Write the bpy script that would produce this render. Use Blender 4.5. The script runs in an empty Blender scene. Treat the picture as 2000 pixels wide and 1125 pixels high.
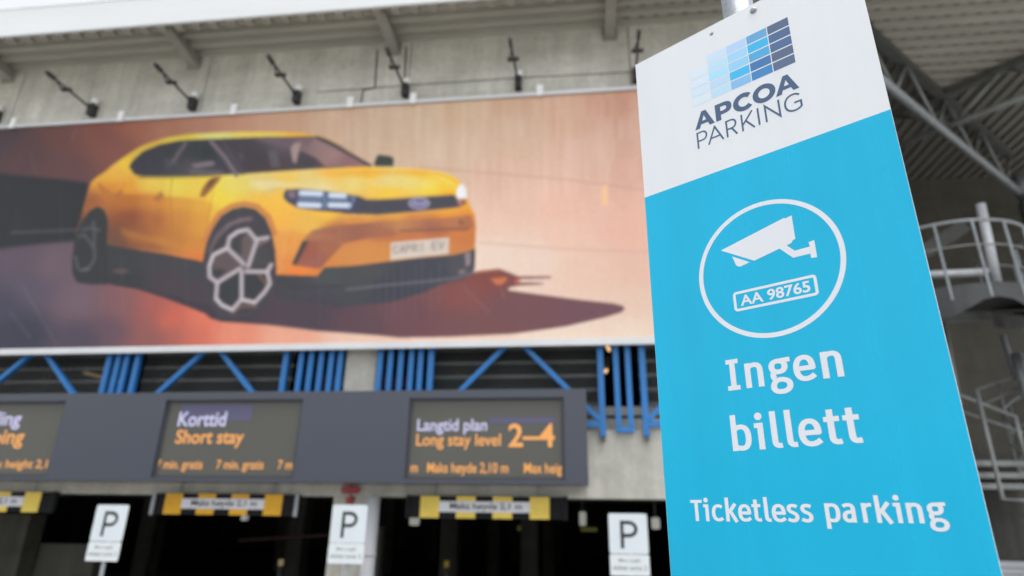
import bpy, bmesh, math, random
import numpy as np
from mathutils import Vector, Matrix
random.seed(7)
scene = bpy.context.scene
COL = scene.collection
ZC = 2.05                                   # eye height
# ------------------------------------------------------------------ camera
FPX = 1210.85                               # focal length in pixels of a 2000 px wide frame
YAW, PITCH, ROLL = (math.radians(a) for a in (-6.76, 20.47, -0.81))
def cam_axes():
    cy, sy, cp, sp = math.cos(YAW), math.sin(YAW), math.cos(PITCH), math.sin(PITCH)
    f = Vector((sy*cp, cy*cp, sp)); r = Vector((cy, -sy, 0)); d = f.cross(r)
    cr, sr = math.cos(ROLL), math.sin(ROLL)
    return cr*r + sr*d, -sr*r + cr*d, f
AX_R, AX_D, AX_F = cam_axes()
cam_data = bpy.data.cameras.new('camera')
cam = bpy.data.objects.new('camera', cam_data); COL.objects.link(cam)
m3 = Matrix((AX_R, -AX_D, -AX_F)).transposed()
cam.matrix_world = Matrix.Translation((0, 0, ZC)) @ m3.to_4x4()
cam_data.sensor_width = 36.0
cam_data.lens = FPX/2000*36
cam_data.clip_start = 0.05; cam_data.clip_end = 800
cam_data.dof.use_dof = True
cam_data.dof.focus_distance = 1.10
cam_data.dof.aperture_fstop = 2.4
cam_data.dof.aperture_blades = 9
scene.camera = cam
# ------------------------------------------------------------------ light
SUN_EL, SUN_AZ = math.radians(75), math.radians(122)      # azimuth clockwise from +Y: high, behind the camera
world = bpy.data.worlds.new('World'); scene.world = world; world.use_nodes = True
wn, wl = world.node_tree.nodes, world.node_tree.links
sky = wn.new('ShaderNodeTexSky'); sky.sky_type = 'NISHITA'; sky.sun_disc = False
sky.sun_elevation = SUN_EL; sky.sun_rotation = SUN_AZ
sky.air_density = 1.2; sky.dust_density = 4.0; sky.ozone_density = 1.0
hs = wn.new('ShaderNodeHueSaturation'); hs.inputs['Saturation'].default_value = 0.22     # overcast: cloud takes the blue out
wl.new(sky.outputs[0], hs.inputs['Color'])
bg = wn['Background']; bg.inputs['Strength'].default_value = 0.15
wl.new(hs.outputs[0], bg.inputs['Color'])
sd = bpy.data.lights.new('sun', 'SUN'); sd.energy = 0.9; sd.angle = math.radians(40); sd.color = (1.0, 0.97, 0.93)
so = bpy.data.objects.new('sun', sd); COL.objects.link(so)
dirv = -Vector((math.sin(SUN_AZ)*math.cos(SUN_EL), math.cos(SUN_AZ)*math.cos(SUN_EL), math.sin(SUN_EL)))
so.rotation_euler = dirv.to_track_quat('-Z', 'Y').to_euler(); so.location = (-10, -30, 40)
scene.view_settings.view_transform = 'Standard'; scene.view_settings.look = 'None'
scene.view_settings.exposure = 1.05; scene.view_settings.gamma = 1
scene.view_settings.use_curve_mapping = False
scene.render.engine = 'CYCLES'
scene.cycles.use_denoising = True
scene.cycles.max_bounces = 8
scene.cycles.sample_clamp_indirect = 6

# ------------------------------------------------------------------ helpers
def ray(px, py):
    return AX_R*((px-1000)/FPX) + AX_D*((py-562.5)/FPX) + AX_F
def at(px, py, Y):                          # survey: a point of the photo on the upright plane at depth Y
    r = ray(px, py); k = Y/r.y
    return Vector((r.x*k, Y, r.z*k + ZC))
def s2l(c):
    c = c/255.0
    return c/12.92 if c <= 0.04045 else ((c+0.055)/1.055)**2.4
def rgb(r, g, b): return (s2l(r), s2l(g), s2l(b), 1)

def mat(name, color, rough=0.6, metal=0.0, var=0.0, scale=(4, 4, 4), bump=0.0, bscale=40.0, emit=None, estr=0.0, spec=0.5, detail=5.0, var2=None, rvar=0.0):
    m = bpy.data.materials.new(name); m.use_nodes = True
    nt = m.node_tree; n, l = nt.nodes, nt.links
    b = n['Principled BSDF']
    col = tuple(color[:3]) + (1,)
    b.inputs['Base Color'].default_value = col
    b.inputs['Roughness'].default_value = rough
    b.inputs['Metallic'].default_value = metal
    b.inputs['Specular IOR Level'].default_value = spec
    if emit:
        b.inputs['Emission Color'].default_value = tuple(emit[:3]) + (1,)
        b.inputs['Emission Strength'].default_value = estr
    if var or bump or rvar:
        tc = n.new('ShaderNodeTexCoord')
        mp = n.new('ShaderNodeMapping'); mp.inputs['Scale'].default_value = scale
        l.new(tc.outputs['Object'], mp.inputs['Vector'])
    if var or rvar:
        nz = n.new('ShaderNodeTexNoise'); nz.inputs['Scale'].default_value = 1.0
        nz.inputs['Detail'].default_value = detail; nz.inputs['Roughness'].default_value = 0.62
        l.new(mp.outputs[0], nz.inputs['Vector'])
    if var:
        mr = n.new('ShaderNodeMapRange')
        mr.inputs['From Min'].default_value = 0.3; mr.inputs['From Max'].default_value = 0.7
        mr.inputs['To Min'].default_value = 1-var; mr.inputs['To Max'].default_value = 1+var*0.6
        l.new(nz.outputs[0], mr.inputs['Value'])
        out = mr.outputs[0]
        if var2:
            n2 = n.new('ShaderNodeTexNoise'); n2.inputs['Scale'].default_value = var2[1]; n2.inputs['Detail'].default_value = 3
            l.new(tc.outputs['Object'], n2.inputs['Vector'])
            m2 = n.new('ShaderNodeMapRange'); m2.inputs['From Min'].default_value = 0.35; m2.inputs['From Max'].default_value = 0.65
            m2.inputs['To Min'].default_value = 1-var2[0]; m2.inputs['To Max'].default_value = 1+var2[0]*0.5
            l.new(n2.outputs[0], m2.inputs['Value'])
            mu = n.new('ShaderNodeMath'); mu.operation = 'MULTIPLY'
            l.new(out, mu.inputs[0]); l.new(m2.outputs[0], mu.inputs[1]); out = mu.outputs[0]
        mx = n.new('ShaderNodeVectorMath'); mx.operation = 'SCALE'
        mx.inputs[0].default_value = col[:3]
        l.new(out, mx.inputs['Scale']); l.new(mx.outputs[0], b.inputs['Base Color'])
    if rvar:
        m3_ = n.new('ShaderNodeMapRange'); m3_.inputs['To Min'].default_value = max(rough-rvar, 0.05); m3_.inputs['To Max'].default_value = min(rough+rvar, 1)
        l.new(nz.outputs[0], m3_.inputs['Value']); l.new(m3_.outputs[0], b.inputs['Roughness'])
    if bump:
        nb = n.new('ShaderNodeTexNoise'); nb.inputs['Scale'].default_value = bscale; nb.inputs['Detail'].default_value = 4
        l.new(tc.outputs['Object'], nb.inputs['Vector'])
        bp = n.new('ShaderNodeBump'); bp.inputs['Strength'].default_value = bump; bp.inputs['Distance'].default_value = 0.02
        l.new(nb.outputs[0], bp.inputs['Height']); l.new(bp.outputs[0], b.inputs['Normal'])
    return m

def concrete(name, base, streak=0.28, grime=0.5):
    """cast concrete: vertical water streaks, cloudy patches, shutter joints and tie holes"""
    m = bpy.data.materials.new(name); m.use_nodes = True
    nt = m.node_tree; n, l = nt.nodes, nt.links; b = n['Principled BSDF']
    b.inputs['Roughness'].default_value = 0.85; b.inputs['Specular IOR Level'].default_value = 0.25
    tc = n.new('ShaderNodeTexCoord')
    def noise(sc, det, lo, hi, a, c):
        mp = n.new('ShaderNodeMapping'); mp.inputs['Scale'].default_value = sc
        l.new(tc.outputs['Object'], mp.inputs['Vector'])
        t = n.new('ShaderNodeTexNoise'); t.inputs['Scale'].default_value = 1; t.inputs['Detail'].default_value = det; t.inputs['Roughness'].default_value = 0.65
        l.new(mp.outputs[0], t.inputs['Vector'])
        r = n.new('ShaderNodeMapRange'); r.inputs['From Min'].default_value = lo; r.inputs['From Max'].default_value = hi
        r.inputs['To Min'].default_value = a; r.inputs['To Max'].default_value = c
        l.new(t.outputs[0], r.inputs['Value']); return r.outputs[0]
    def mul(a, c):
        k = n.new('ShaderNodeMath'); k.operation = 'MULTIPLY'; l.new(a, k.inputs[0]); l.new(c, k.inputs[1]); return k.outputs[0]
    s = noise((3.2, 3.2, 0.22), 6, 0.35, 0.62, 1-streak, 1.05)
    s = mul(s, noise((1.1, 1.1, 0.9), 5, 0.3, 0.7, 0.82, 1.12))
    s = mul(s, noise((9, 9, 7), 4, 0.3, 0.7, 0.9, 1.08))
    s = mul(s, noise((7.5, 7.5, 0.35), 5, 0.60, 0.72, 1.0, 1-streak*1.6))
    s = mul(s, noise((0.5, 0.5, 1.6), 3, 0.35, 0.65, 0.90, 1.06))
    s = mul(s, noise((2.3, 2.3, 3.1), 3, 0.64, 0.72, 1.0, 1-grime*0.45))
    sc = n.new('ShaderNodeVectorMath'); sc.operation = 'SCALE'; sc.inputs[0].default_value = base[:3]
    l.new(s, sc.inputs['Scale']); l.new(sc.outputs[0], b.inputs['Base Color'])
    bp = n.new('ShaderNodeBump'); bp.inputs['Strength'].default_value = 0.25; bp.inputs['Distance'].default_value = 0.01
    l.new(s, bp.inputs['Height']); l.new(bp.outputs[0], b.inputs['Normal'])
    return m

class MB:
    def __init__(s): s.v = []; s.f = []
    def add(s, vs, fs):
        o = len(s.v); s.v += [tuple(v) for v in vs]; s.f += [tuple(i+o for i in f) for f in fs]; return s
    def box(s, a, b):
        x0, y0, z0 = a; x1, y1, z1 = b
        return s.add([(x0,y0,z0),(x1,y0,z0),(x1,y1,z0),(x0,y1,z0),(x0,y0,z1),(x1,y0,z1),(x1,y1,z1),(x0,y1,z1)],
                     [(0,3,2,1),(4,5,6,7),(0,1,5,4),(1,2,6,5),(2,3,7,6),(3,0,4,7)])
    def bar(s, p, q, w, h=None, up=(0, 0, 1)):       # box beam from p to q, w across, h along up
        p, q = Vector(p), Vector(q); h = h or w
        d = (q-p).normalized(); u = Vector(up); x = d.cross(u)
        if x.length < 1e-4: x = d.cross(Vector((0, 1, 0)))
        x.normalize(); y = x.cross(d).normalized()
        vs = []
        for c in (p, q):
            for sx, sy in ((-1,-1),(1,-1),(1,1),(-1,1)): vs.append(c + x*sx*w/2 + y*sy*h/2)
        return s.add(vs, [(0,1,2,3),(7,6,5,4),(0,4,5,1),(1,5,6,2),(2,6,7,3),(3,7,4,0)])
    def tube(s, pts, r, n=12, closed=False):
        pts = [Vector(p) for p in pts]; N = len(pts); rings = []
        prev = None
        for i, p in enumerate(pts):
            a = pts[(i-1) % N] if (i > 0 or closed) else p
            c = pts[(i+1) % N] if (i < N-1 or closed) else p
            d = (c-a).normalized()
            if prev is None:
                x = d.cross(Vector((0, 0, 1)))
                if x.length < 1e-3: x = d.cross(Vector((0, 1, 0)))
            else: x = prev - d*prev.dot(d)
            x.normalize(); prev = x; y = d.cross(x)
            rr = r[i] if isinstance(r, (list, tuple)) else r
            rings.append([p + (x*math.cos(t)+y*math.sin(t))*rr for t in (2*math.pi*k/n for k in range(n))])
        vs = [v for ring in rings for v in ring]; fs = []
        for i in range(N if closed else N-1):
            j = (i+1) % N
            for k in range(n): fs.append((i*n+k, i*n+(k+1) % n, j*n+(k+1) % n, j*n+k))
        if not closed: fs += [tuple(range(n))[::-1], tuple((N-1)*n+k for k in range(n))]
        return s.add(vs, fs)
    def ball(s, c, r, n=14, m=8, sz=1.0):
        c = Vector(c); vs = []; fs = []
        for i in range(m+1):
            t = math.pi*i/m
            for k in range(n):
                a = 2*math.pi*k/n
                vs.append(c + Vector((math.sin(t)*math.cos(a)*r, math.sin(t)*math.sin(a)*r, math.cos(t)*r*sz)))
        for i in range(m):
            for k in range(n): fs.append((i*n+k, (i+1)*n+k, (i+1)*n+(k+1) % n, i*n+(k+1) % n))
        return s.add(vs, fs)
    def build(s, name, material, parent=None, bevel=0.0, smooth=False):
        me = bpy.data.meshes.new(name)
        L = ORIG.get(parent, Vector((0, 0, 0))) if parent else Vector((0, 0, 0))
        me.from_pydata([tuple(Vector(v)-L) for v in s.v], [], s.f); me.update()
        return link(name, me, material, parent, bevel, smooth)
ORIG = {}
def link(name, me, material, parent=None, bevel=0.0, smooth=False):
    o = bpy.data.objects.new(name, me); COL.objects.link(o)
    if material: me.materials.append(material)
    if parent: o.parent = parent; ORIG[o] = ORIG[parent].copy()
    else: ORIG[o] = Vector((0, 0, 0))
    if smooth: me.polygons.foreach_set('use_smooth', [True]*len(me.polygons))
    if bevel:
        bm = bmesh.new(); bm.from_mesh(me); bmesh.ops.remove_doubles(bm, verts=bm.verts, dist=1e-6)
        ed = [e for e in bm.edges if len(e.link_faces) == 2 and e.calc_face_angle(0) > 0.5]
        bmesh.ops.bevel(bm, geom=ed, offset=bevel, segments=2, profile=0.7, affect='EDGES', clamp_overlap=True)
        bm.to_mesh(me); bm.free()
    return o
def tag(o, label=None, cat=None, group=None, kind=None):
    if label: o['label'] = label
    if cat: o['category'] = cat
    if group: o['group'] = group
    if kind: o['kind'] = kind
    return o
def thing(name, label, cat, loc=(0, 0, 0), group=None):
    o = bpy.data.objects.new(name, None); COL.objects.link(o); o.location = loc
    o.empty_display_size = 0.2
    ORIG[o] = Vector(loc); return tag(o, label, cat, group)
def copy_tree(o, parent=None):
    c = o.copy(); COL.objects.link(c)
    if parent: c.parent = parent
    for ch in list(o.children): copy_tree(ch, c)
    return c
def dup(root, loc, label):
    c = copy_tree(root); c.location = loc; c['label'] = label; return c

# ---- flat outlines (signs, prints): contours of 2D points -> filled mesh, on a plane given by origin o, axes u and w
def fill(contours, thick=0.0):
    cu = bpy.data.curves.new('outline', 'CURVE'); cu.dimensions = '2D'; cu.fill_mode = 'BOTH'; cu.extrude = thick/2
    for c in contours:
        sp = cu.splines.new('POLY'); sp.points.add(len(c)-1)
        for p, q in zip(sp.points, c): p.co = (q[0], q[1], 0, 1)
        sp.use_cyclic_u = True
    ob = bpy.data.objects.new('outline', cu); COL.objects.link(ob)
    dg = bpy.context.evaluated_depsgraph_get(); dg.update()
    me = bpy.data.meshes.new_from_object(ob.evaluated_get(dg))
    bpy.data.objects.remove(ob); bpy.data.curves.remove(cu)
    vs = [tuple(v.co) for v in me.vertices]; fs = [tuple(p.vertices) for p in me.polygons]
    bpy.data.meshes.remove(me); return vs, fs
def text(body, offset=0.0, shear=0.0, space=1.0):
    cu = bpy.data.curves.new('text', 'FONT'); cu.body = body; cu.size = 1; cu.offset = offset; cu.shear = shear; cu.space_character = space
    cu.resolution_u = 4
    ob = bpy.data.objects.new('text', cu); COL.objects.link(ob)
    dg = bpy.context.evaluated_depsgraph_get(); dg.update()
    me = bpy.data.meshes.new_from_object(ob.evaluated_get(dg))
    bpy.data.objects.remove(ob); bpy.data.curves.remove(cu)
    vs = [tuple(v.co) for v in me.vertices]; fs = [tuple(p.vertices) for p in me.polygons]
    bpy.data.meshes.remove(me); return vs, fs
def fit_text(mb, body, x0, z0, x1, z1, y, offset=0.02, space=1.0):       # facing -Y, fills the box
    vs, fs = text(body, offset, 0, space)
    a = np.array(vs); lo, hi = a.min(0), a.max(0)
    out = [(x0+(v[0]-lo[0])/(hi[0]-lo[0])*(x1-x0), y, z0+(v[1]-lo[1])/(hi[1]-lo[1])*(z1-z0)) for v in vs]
    mb.add(out, fs)
def flat(path):                                                          # ('M',p) ('L',p) ('C',a,b,p) -> points
    pts = []
    for c in path:
        if c[0] in 'ML': pts.append(c[1])
        else:
            p0 = pts[-1]; a, b, p = c[1:]
            for i in range(1, 13):
                t = i/12; s = 1-t
                pts.append(tuple(s**3*p0[k]+3*s*s*t*a[k]+3*s*t*t*b[k]+t**3*p[k] for k in (0, 1)))
    return pts
def P(s):                                                                # "M0,0 L1,2 C.." -> path
    out = []; tk = s.replace('L', ' L ').replace('M', ' M ').replace('C', ' C ').split(); i = 0
    g = lambda q: tuple(float(x) for x in q.split(','))
    while i < len(tk):
        if tk[i] in 'ML': out.append((tk[i], g(tk[i+1]))); i += 2
        else: out.append(('C', g(tk[i+1]), g(tk[i+2]), g(tk[i+3]))); i += 4
    return out
def ribbon(pts, a, b, closed=False):
    """outline of a pen stroke with an elliptic nib: returns left and right point lists"""
    n = len(pts); L = []; R_ = []
    def seg(i, j):
        d = (pts[j][0]-pts[i][0], pts[j][1]-pts[i][1]); q = math.hypot(*d) or 1e-9
        d = (d[0]/q, d[1]/q); nn = (-d[1], d[0]); h = math.hypot(a*nn[0], b*nn[1])
        return d, nn, h
    for i in range(n):
        s1 = seg(i-1, i) if (i > 0 or closed) else None
        s2 = seg(i, (i+1) % n) if (i < n-1 or closed) else None
        s1 = s1 or s2; s2 = s2 or s1
        for sg, out in ((1, L), (-1, R_)):
            p1 = (pts[i][0]+sg*s1[1][0]*s1[2], pts[i][1]+sg*s1[1][1]*s1[2])
            p2 = (pts[i][0]+sg*s2[1][0]*s2[2], pts[i][1]+sg*s2[1][1]*s2[2])
            cr = s1[0][0]*s2[0][1]-s1[0][1]*s2[0][0]
            if abs(cr) < 0.02: out.append(((p1[0]+p2[0])/2, (p1[1]+p2[1])/2))
            else:
                t = ((p2[0]-p1[0])*s2[0][1]-(p2[1]-p1[1])*s2[0][0])/cr
                t = max(-4*a, min(4*a, t)); out.append((p1[0]+s1[0][0]*t, p1[1]+s1[0][1]*t))
    return L, R_

# ------------------------------------------------------------------ materials
M = {}
M['asphalt'] = mat('asphalt', (0.32, 0.315, 0.30), 0.9, var=0.25, scale=(0.6, 0.6, 0.6), bump=0.3, bscale=120, var2=(0.2, 30))  # lightened so the ground bounces more light up to soffit and wall
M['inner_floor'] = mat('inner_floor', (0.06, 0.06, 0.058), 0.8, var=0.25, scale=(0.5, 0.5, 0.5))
M['wall'] = concrete('wall_concrete', (0.63, 0.615, 0.545), 0.13)
M['beam'] = concrete('beam_concrete', (0.50, 0.49, 0.44), 0.16, 0.55)
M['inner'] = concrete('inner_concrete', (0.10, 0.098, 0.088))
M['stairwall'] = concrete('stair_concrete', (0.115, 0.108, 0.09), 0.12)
M['white_paint'] = mat('white_paint', (0.80, 0.80, 0.80), 0.5, var=0.06, scale=(3, 3, 0.5))
M['pipe_paint'] = mat('pipe_paint', (0.48, 0.49, 0.51), 0.45, var=0.06, scale=(3, 3, 0.5))
M['fascia'] = mat('fascia_paint', (0.66, 0.685, 0.695), 0.45, var=0.05, scale=(0.4, 2, 3))
M['deck'] = mat('corrugated_steel', (0.39, 0.375, 0.325), 0.55, 0.0, var=0.15, scale=(0.5, 2.5, 2))
M['beam_paint'] = mat('beam_paint', (0.30, 0.29, 0.25), 0.55, var=0.12, scale=(2, 2, 2))
M['reardeck'] = mat('shaded_corrugated_steel', (0.20, 0.195, 0.17), 0.6, 0.0, var=0.15, scale=(2, 0.5, 2))  # darker copy of the deck steel: shade under the deep roof painted in
M['galv'] = mat('galvanised_steel', (0.33, 0.36, 0.38), 0.42, 0.35, var=0.25, scale=(9, 9, 2), rvar=0.15, var2=(0.15, 40))
M['galv_lit'] = mat('lit_galvanised_steel', (0.72, 0.75, 0.78), 0.4, 0.2, var=0.2, scale=(6, 6, 2))  # paler copy of the galvanised steel: skylight from the right put into the colour
M['pole_galv'] = mat('pole_galvanised', (0.23, 0.26, 0.29), 0.4, 0.45, var=0.3, scale=(40, 40, 9), rvar=0.15, var2=(0.2, 120))
M['galv_dull'] = mat('weathered_galvanised_steel', (0.27, 0.285, 0.28), 0.5, 0.3, var=0.3, scale=(4, 4, 1.5), rvar=0.15)
M['dark_steel'] = mat('dark_steel', (0.12, 0.125, 0.115), 0.6, 0.3, var=0.2, scale=(3, 3, 3))
M['shade_steel'] = mat('shaded_stair_steel', (0.07, 0.074, 0.075), 0.6, 0.2, var=0.25, scale=(3, 3, 3))  # darker stair steel: the landing's shade is put into the base colour
M['black'] = mat('black_plastic', (0.03, 0.03, 0.03), 0.5)
M['blue_steel'] = mat('blue_paint', (0.016, 0.165, 0.46), 0.38, var=0.14, scale=(5, 5, 0.8), rvar=0.1)
M['mesh'] = mat('mesh_wire', (0.11, 0.12, 0.115), 0.6, 0.2)
M['cabinet'] = mat('cabinet_paint', (0.054, 0.061, 0.082), 0.26, var=0.04, scale=(0.3, 1, 0.4))
M['bezel'] = mat('bezel', (0.045, 0.048, 0.055), 0.5)
M['screen'] = mat('led_screen', (0.080, 0.079, 0.069), 0.42, var=0.06, scale=(0.6, 1, 0.6))
M['led_orange'] = mat('led_orange', (0.08, 0.05, 0.03), 0.6, emit=rgb(250, 172, 86), estr=0.42)
M['led_white'] = mat('led_white', (0.1, 0.1, 0.12), 0.6, emit=rgb(208, 206, 245), estr=0.38)
M['led_violet'] = mat('led_violet', (0.08, 0.08, 0.11), 0.6, emit=rgb(60, 50, 150), estr=0.07)
M['yellow'] = mat('yellow_film', (0.78, 0.58, 0.09), 0.45, var=0.1, scale=(5, 5, 5))
M['amber'] = mat('amber_film', (0.74, 0.38, 0.006), 0.45, var=0.12, scale=(5, 5, 5))
M['bar_black'] = mat('bar_black', (0.012, 0.0125, 0.014), 0.75, spec=0.2, var=0.4, scale=(7, 7, 2))
M['label_white'] = mat('label_white', (0.66, 0.67, 0.72), 0.45, var=0.08, scale=(4, 4, 4))
M['ink'] = mat('black_ink', (0.015, 0.016, 0.018), 0.5)
M['grey_ink'] = mat('grey_ink', (0.16, 0.165, 0.175), 0.5)
M['plate'] = mat('sign_plate', (0.60, 0.665, 0.70), 0.4, var=0.05, scale=(3, 3, 1.5))
M['subplate'] = mat('sub_plate', (0.64, 0.685, 0.71), 0.4, var=0.05, scale=(3, 3, 1.5))
M['red'] = mat('red_paint', (0.33, 0.012, 0.022), 0.4, var=0.1, scale=(8, 8, 8))
M['alu'] = mat('bare_aluminium', (0.62, 0.63, 0.64), 0.45, 0.3, var=0.08, scale=(1, 1, 1))
M['sign_white'] = mat('sign_white', (0.735, 0.765, 0.795), 0.33, var=0.03, scale=(14, 14, 2.2), rvar=0.06, bump=0.012, bscale=6)
M['sign_blue'] = mat('sign_blue', (0.002, 0.44, 0.70), 0.26, var=0.05, scale=(16, 16, 1.2), var2=(0.05, 2.2), rvar=0.08, bump=0.012, bscale=6)
M['sign_blue'].node_tree.nodes['Principled BSDF'].inputs['Specular IOR Level'].default_value = 0.36
M['sign_letter'] = mat('sign_letter', (0.72, 0.745, 0.79), 0.4, var=0.02, scale=(14, 14, 3))
M['navy'] = mat('navy_print', rgb(66, 92, 124), 0.4)
M['tube_warm'] = mat('tube_warm', (0.5, 0.4, 0.3), 0.5, emit=rgb(235, 185, 130), estr=0.55)
M['dim_glow'] = mat('dim_glow', (0.3, 0.27, 0.2), 0.5, emit=rgb(190, 160, 120), estr=0.16)
M['lamp_pale'] = mat('lamp_pale', (0.5, 0.5, 0.48), 0.5, emit=rgb(220, 225, 215), estr=0.12)
M['lamp_green'] = mat('lamp_green', (0.2, 0.25, 0.1), 0.5, emit=rgb(160, 160, 80), estr=0.05)
M['cladding'] = mat('pale_cladding', (0.6, 0.63, 0.66), 0.4, var=0.08, scale=(1, 1, 3))

# ------------------------------------------------------------------ setting: ground
g = MB().add([(-300, -300, 0), (300, -300, 0), (300, 300, 0), (-300, 300, 0)], [(0, 1, 2, 3)]).build('ground', M['asphalt'])
tag(g, 'grey asphalt forecourt in front of the car park', 'ground', kind='structure')

# ------------------------------------------------------------------ car park building
WY = 10.0
b = thing('parking_garage', 'raw concrete multi storey car park behind the banner and the display board', 'building', (-4, WY, 0))
WX0, WX1 = -26.0, 4.5
w = MB()
for k, (x0, x1) in enumerate(((WX0, -21.0), (-20.98, -16.6), (-16.58, -12.2), (-12.18, -7.8), (-7.78, -3.36), (-3.34, 1.06), (1.08, WX1))):
    w.box((x0, WY, 5.0), (x1, WY+0.3, 11.5))
w.build('concrete_wall', M['wall'], b)
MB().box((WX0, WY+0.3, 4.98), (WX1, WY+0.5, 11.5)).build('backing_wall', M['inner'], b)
l = MB()
for x0, x1 in ((WX0, -12.2), (-12.19, -3.72), (-3.71, 4.5)):
    l.box((x0, WY, 2.36), (x1, WY+0.45, 3.38))
l.build('lintel_beam', M['beam'], b, 0.012)
MB().box((WX0, WY+0.25, 3.40), (4.5, WY+0.45, 3.60)).build('parapet_ledge', M['beam'], b)
MB().box((WX0, WY+0.35, 3.60), (4.5, WY+0.45, 3.66)).build('parapet_ledge', M['inner'], b)
MB().box((WX0, WY+0.30, 3.66), (4.5, WY+0.45, 3.80)).build('parapet_ledge', M['beam'], b)
MB().box((-4.02, WY-0.02, 3.382), (-3.48, WY+0.4, 4.998)).build('upper_column', M['beam'], b, 0.015)
for x0 in (-4.0, -12.6, 4.0):
    MB().box((x0, WY+0.02, 0), (x0+0.60, WY+0.5, 2.36)).build('column', M['beam'], b, 0.02)
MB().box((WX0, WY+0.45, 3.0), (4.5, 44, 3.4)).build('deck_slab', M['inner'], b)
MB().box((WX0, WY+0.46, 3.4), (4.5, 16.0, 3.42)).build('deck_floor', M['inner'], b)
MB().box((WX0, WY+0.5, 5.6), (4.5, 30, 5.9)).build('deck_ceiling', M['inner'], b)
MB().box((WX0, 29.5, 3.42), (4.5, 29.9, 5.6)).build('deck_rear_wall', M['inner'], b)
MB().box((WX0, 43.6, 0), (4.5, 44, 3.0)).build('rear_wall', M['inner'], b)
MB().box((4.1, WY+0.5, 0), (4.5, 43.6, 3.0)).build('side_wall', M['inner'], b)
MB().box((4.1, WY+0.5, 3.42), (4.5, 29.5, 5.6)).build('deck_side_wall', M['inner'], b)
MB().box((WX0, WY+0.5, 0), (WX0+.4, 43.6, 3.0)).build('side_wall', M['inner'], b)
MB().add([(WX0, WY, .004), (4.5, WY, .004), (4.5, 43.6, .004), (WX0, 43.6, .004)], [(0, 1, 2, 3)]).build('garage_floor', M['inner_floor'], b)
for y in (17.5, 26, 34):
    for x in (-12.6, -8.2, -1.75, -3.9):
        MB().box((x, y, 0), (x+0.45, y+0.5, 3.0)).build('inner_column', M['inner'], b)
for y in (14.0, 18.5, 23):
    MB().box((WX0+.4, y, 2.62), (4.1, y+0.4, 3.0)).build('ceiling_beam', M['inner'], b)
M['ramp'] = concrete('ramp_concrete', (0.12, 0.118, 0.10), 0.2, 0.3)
MB().box((-14.5, 12.2, 0), (-11.2, 12.6, 2.02)).build('ramp_wall', M['ramp'], b)
MB().box((-11.18, 12.6, 0), (-9.9, 12.9, 1.46)).build('ramp_wall', M['ramp'], b)
dp = MB().tube([(-3.30, WY-0.13, 0.02), (-3.30, WY-0.13, 2.355)], 0.115, 20)
for z in (0.5, 1.5): dp.tube([(-3.30, WY-0.13, z), (-3.30, WY-0.13, z+0.05)], 0.122, 20)
tag(dp.build('downpipe', M['pipe_paint'], smooth=True), 'thick white drainpipe on the pillar between the two entrances', 'drainpipe')

# thin conduit on the wall
cd = MB()
def cond(pxs, y=WY-0.015, r=0.013):
    cd.tube([at(px, py, y) for px, py in pxs], r, 6)
cond([(737, 98), (732, 172), (709, 176), (705, 201)])
cond([(793, 92), (790, 170)])
cond([(620, 180), (800, 166), (1010, 152), (1243, 140)], r=0.006)
tag(cd.build('cable_conduit', M['black']), 'thin dark cable conduit stepping down the bare concrete above the banner', 'cable')

# ------------------------------------------------------------------ steel mesh infill and blue lattice frames of the deck opening
FR = [(-2.57, 0.33), (0.90, 3.80), (-7.885, -5.03), (-11.3, -8.335), (-14.5, -11.6)]
FLAB = {-2.57: ('right of the concrete pillar', 'above the long stay screen'), 0.90: ('beside the tall blue sign', 'rightmost behind the sign'),
        -7.885: ('above the short stay screen', 'left of the concrete pillar'), -11.3: ('at the left end of the opening', 'above the leftmost screen'),
        -14.5: ('beyond the left screen', 'far left')}
FT = 4.95
for x0, x1 in FR:
    a, c = FLAB[x0]
    mp = thing('mesh_panel', 'dark welded wire mesh panel behind the blue lattice %s' % c, 'mesh panel', ((x0+x1)/2, WY+0.2, 3.62), 'mesh panels in the deck opening')
    wv = MB(); x = x0+0.03
    while x < x1-0.02: wv.box((x-.008, WY+.195, 3.72), (x+.008, WY+.205, FT)); x += 0.060
    wv.build('vertical_wires', M['mesh'], mp)
    wh = MB()
    for k in range(5):
        z = 3.80+k*0.236
        wh.box((x0, WY+.180, z), (x1, WY+.194, z+.010))
        wh.box((x0, WY+.180, z+.032), (x1, WY+.194, z+.042))
    wh.build('horizontal_wires', M['galv_dull'], mp)
    f = thing('lattice_frame', 'blue steel frame with an inverted V brace %s' % a, 'steel frame', ((x0+x1)/2, WY-0.05, 3.45), 'blue lattice frames along the deck opening')
    y0, y1, t = WY-0.10, WY-0.01, 0.096
    for xx in (x0, x1-t): MB().box((xx, y0, 3.28), (xx+t, y1, FT)).build('upright', M['blue_steel'], f, 0.006)
    MB().box((x0+t+.002, y0+.004, 3.42), (x1-t-.002, y1, 3.51)).build('bottom_rail', M['blue_steel'], f, 0.005)
    xm = (x0+x1)/2
    for sgn in (-1, 1):
        xe = x0+t if sgn < 0 else x1-t
        MB().bar((xe, (y0+y1)/2-.006, 3.53), (xm+sgn*0.10, (y0+y1)/2-.006, 4.80), 0.08, 0.085, (0, 1, 0)).build('brace', M['blue_steel'], f, 0.005)
    for xx in (x0+.02, x1-t+.02): MB().box((xx, y0+.02, 3.20), (xx+.06, y1-.02, 3.279)).build('foot', M['dark_steel'], f)
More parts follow.
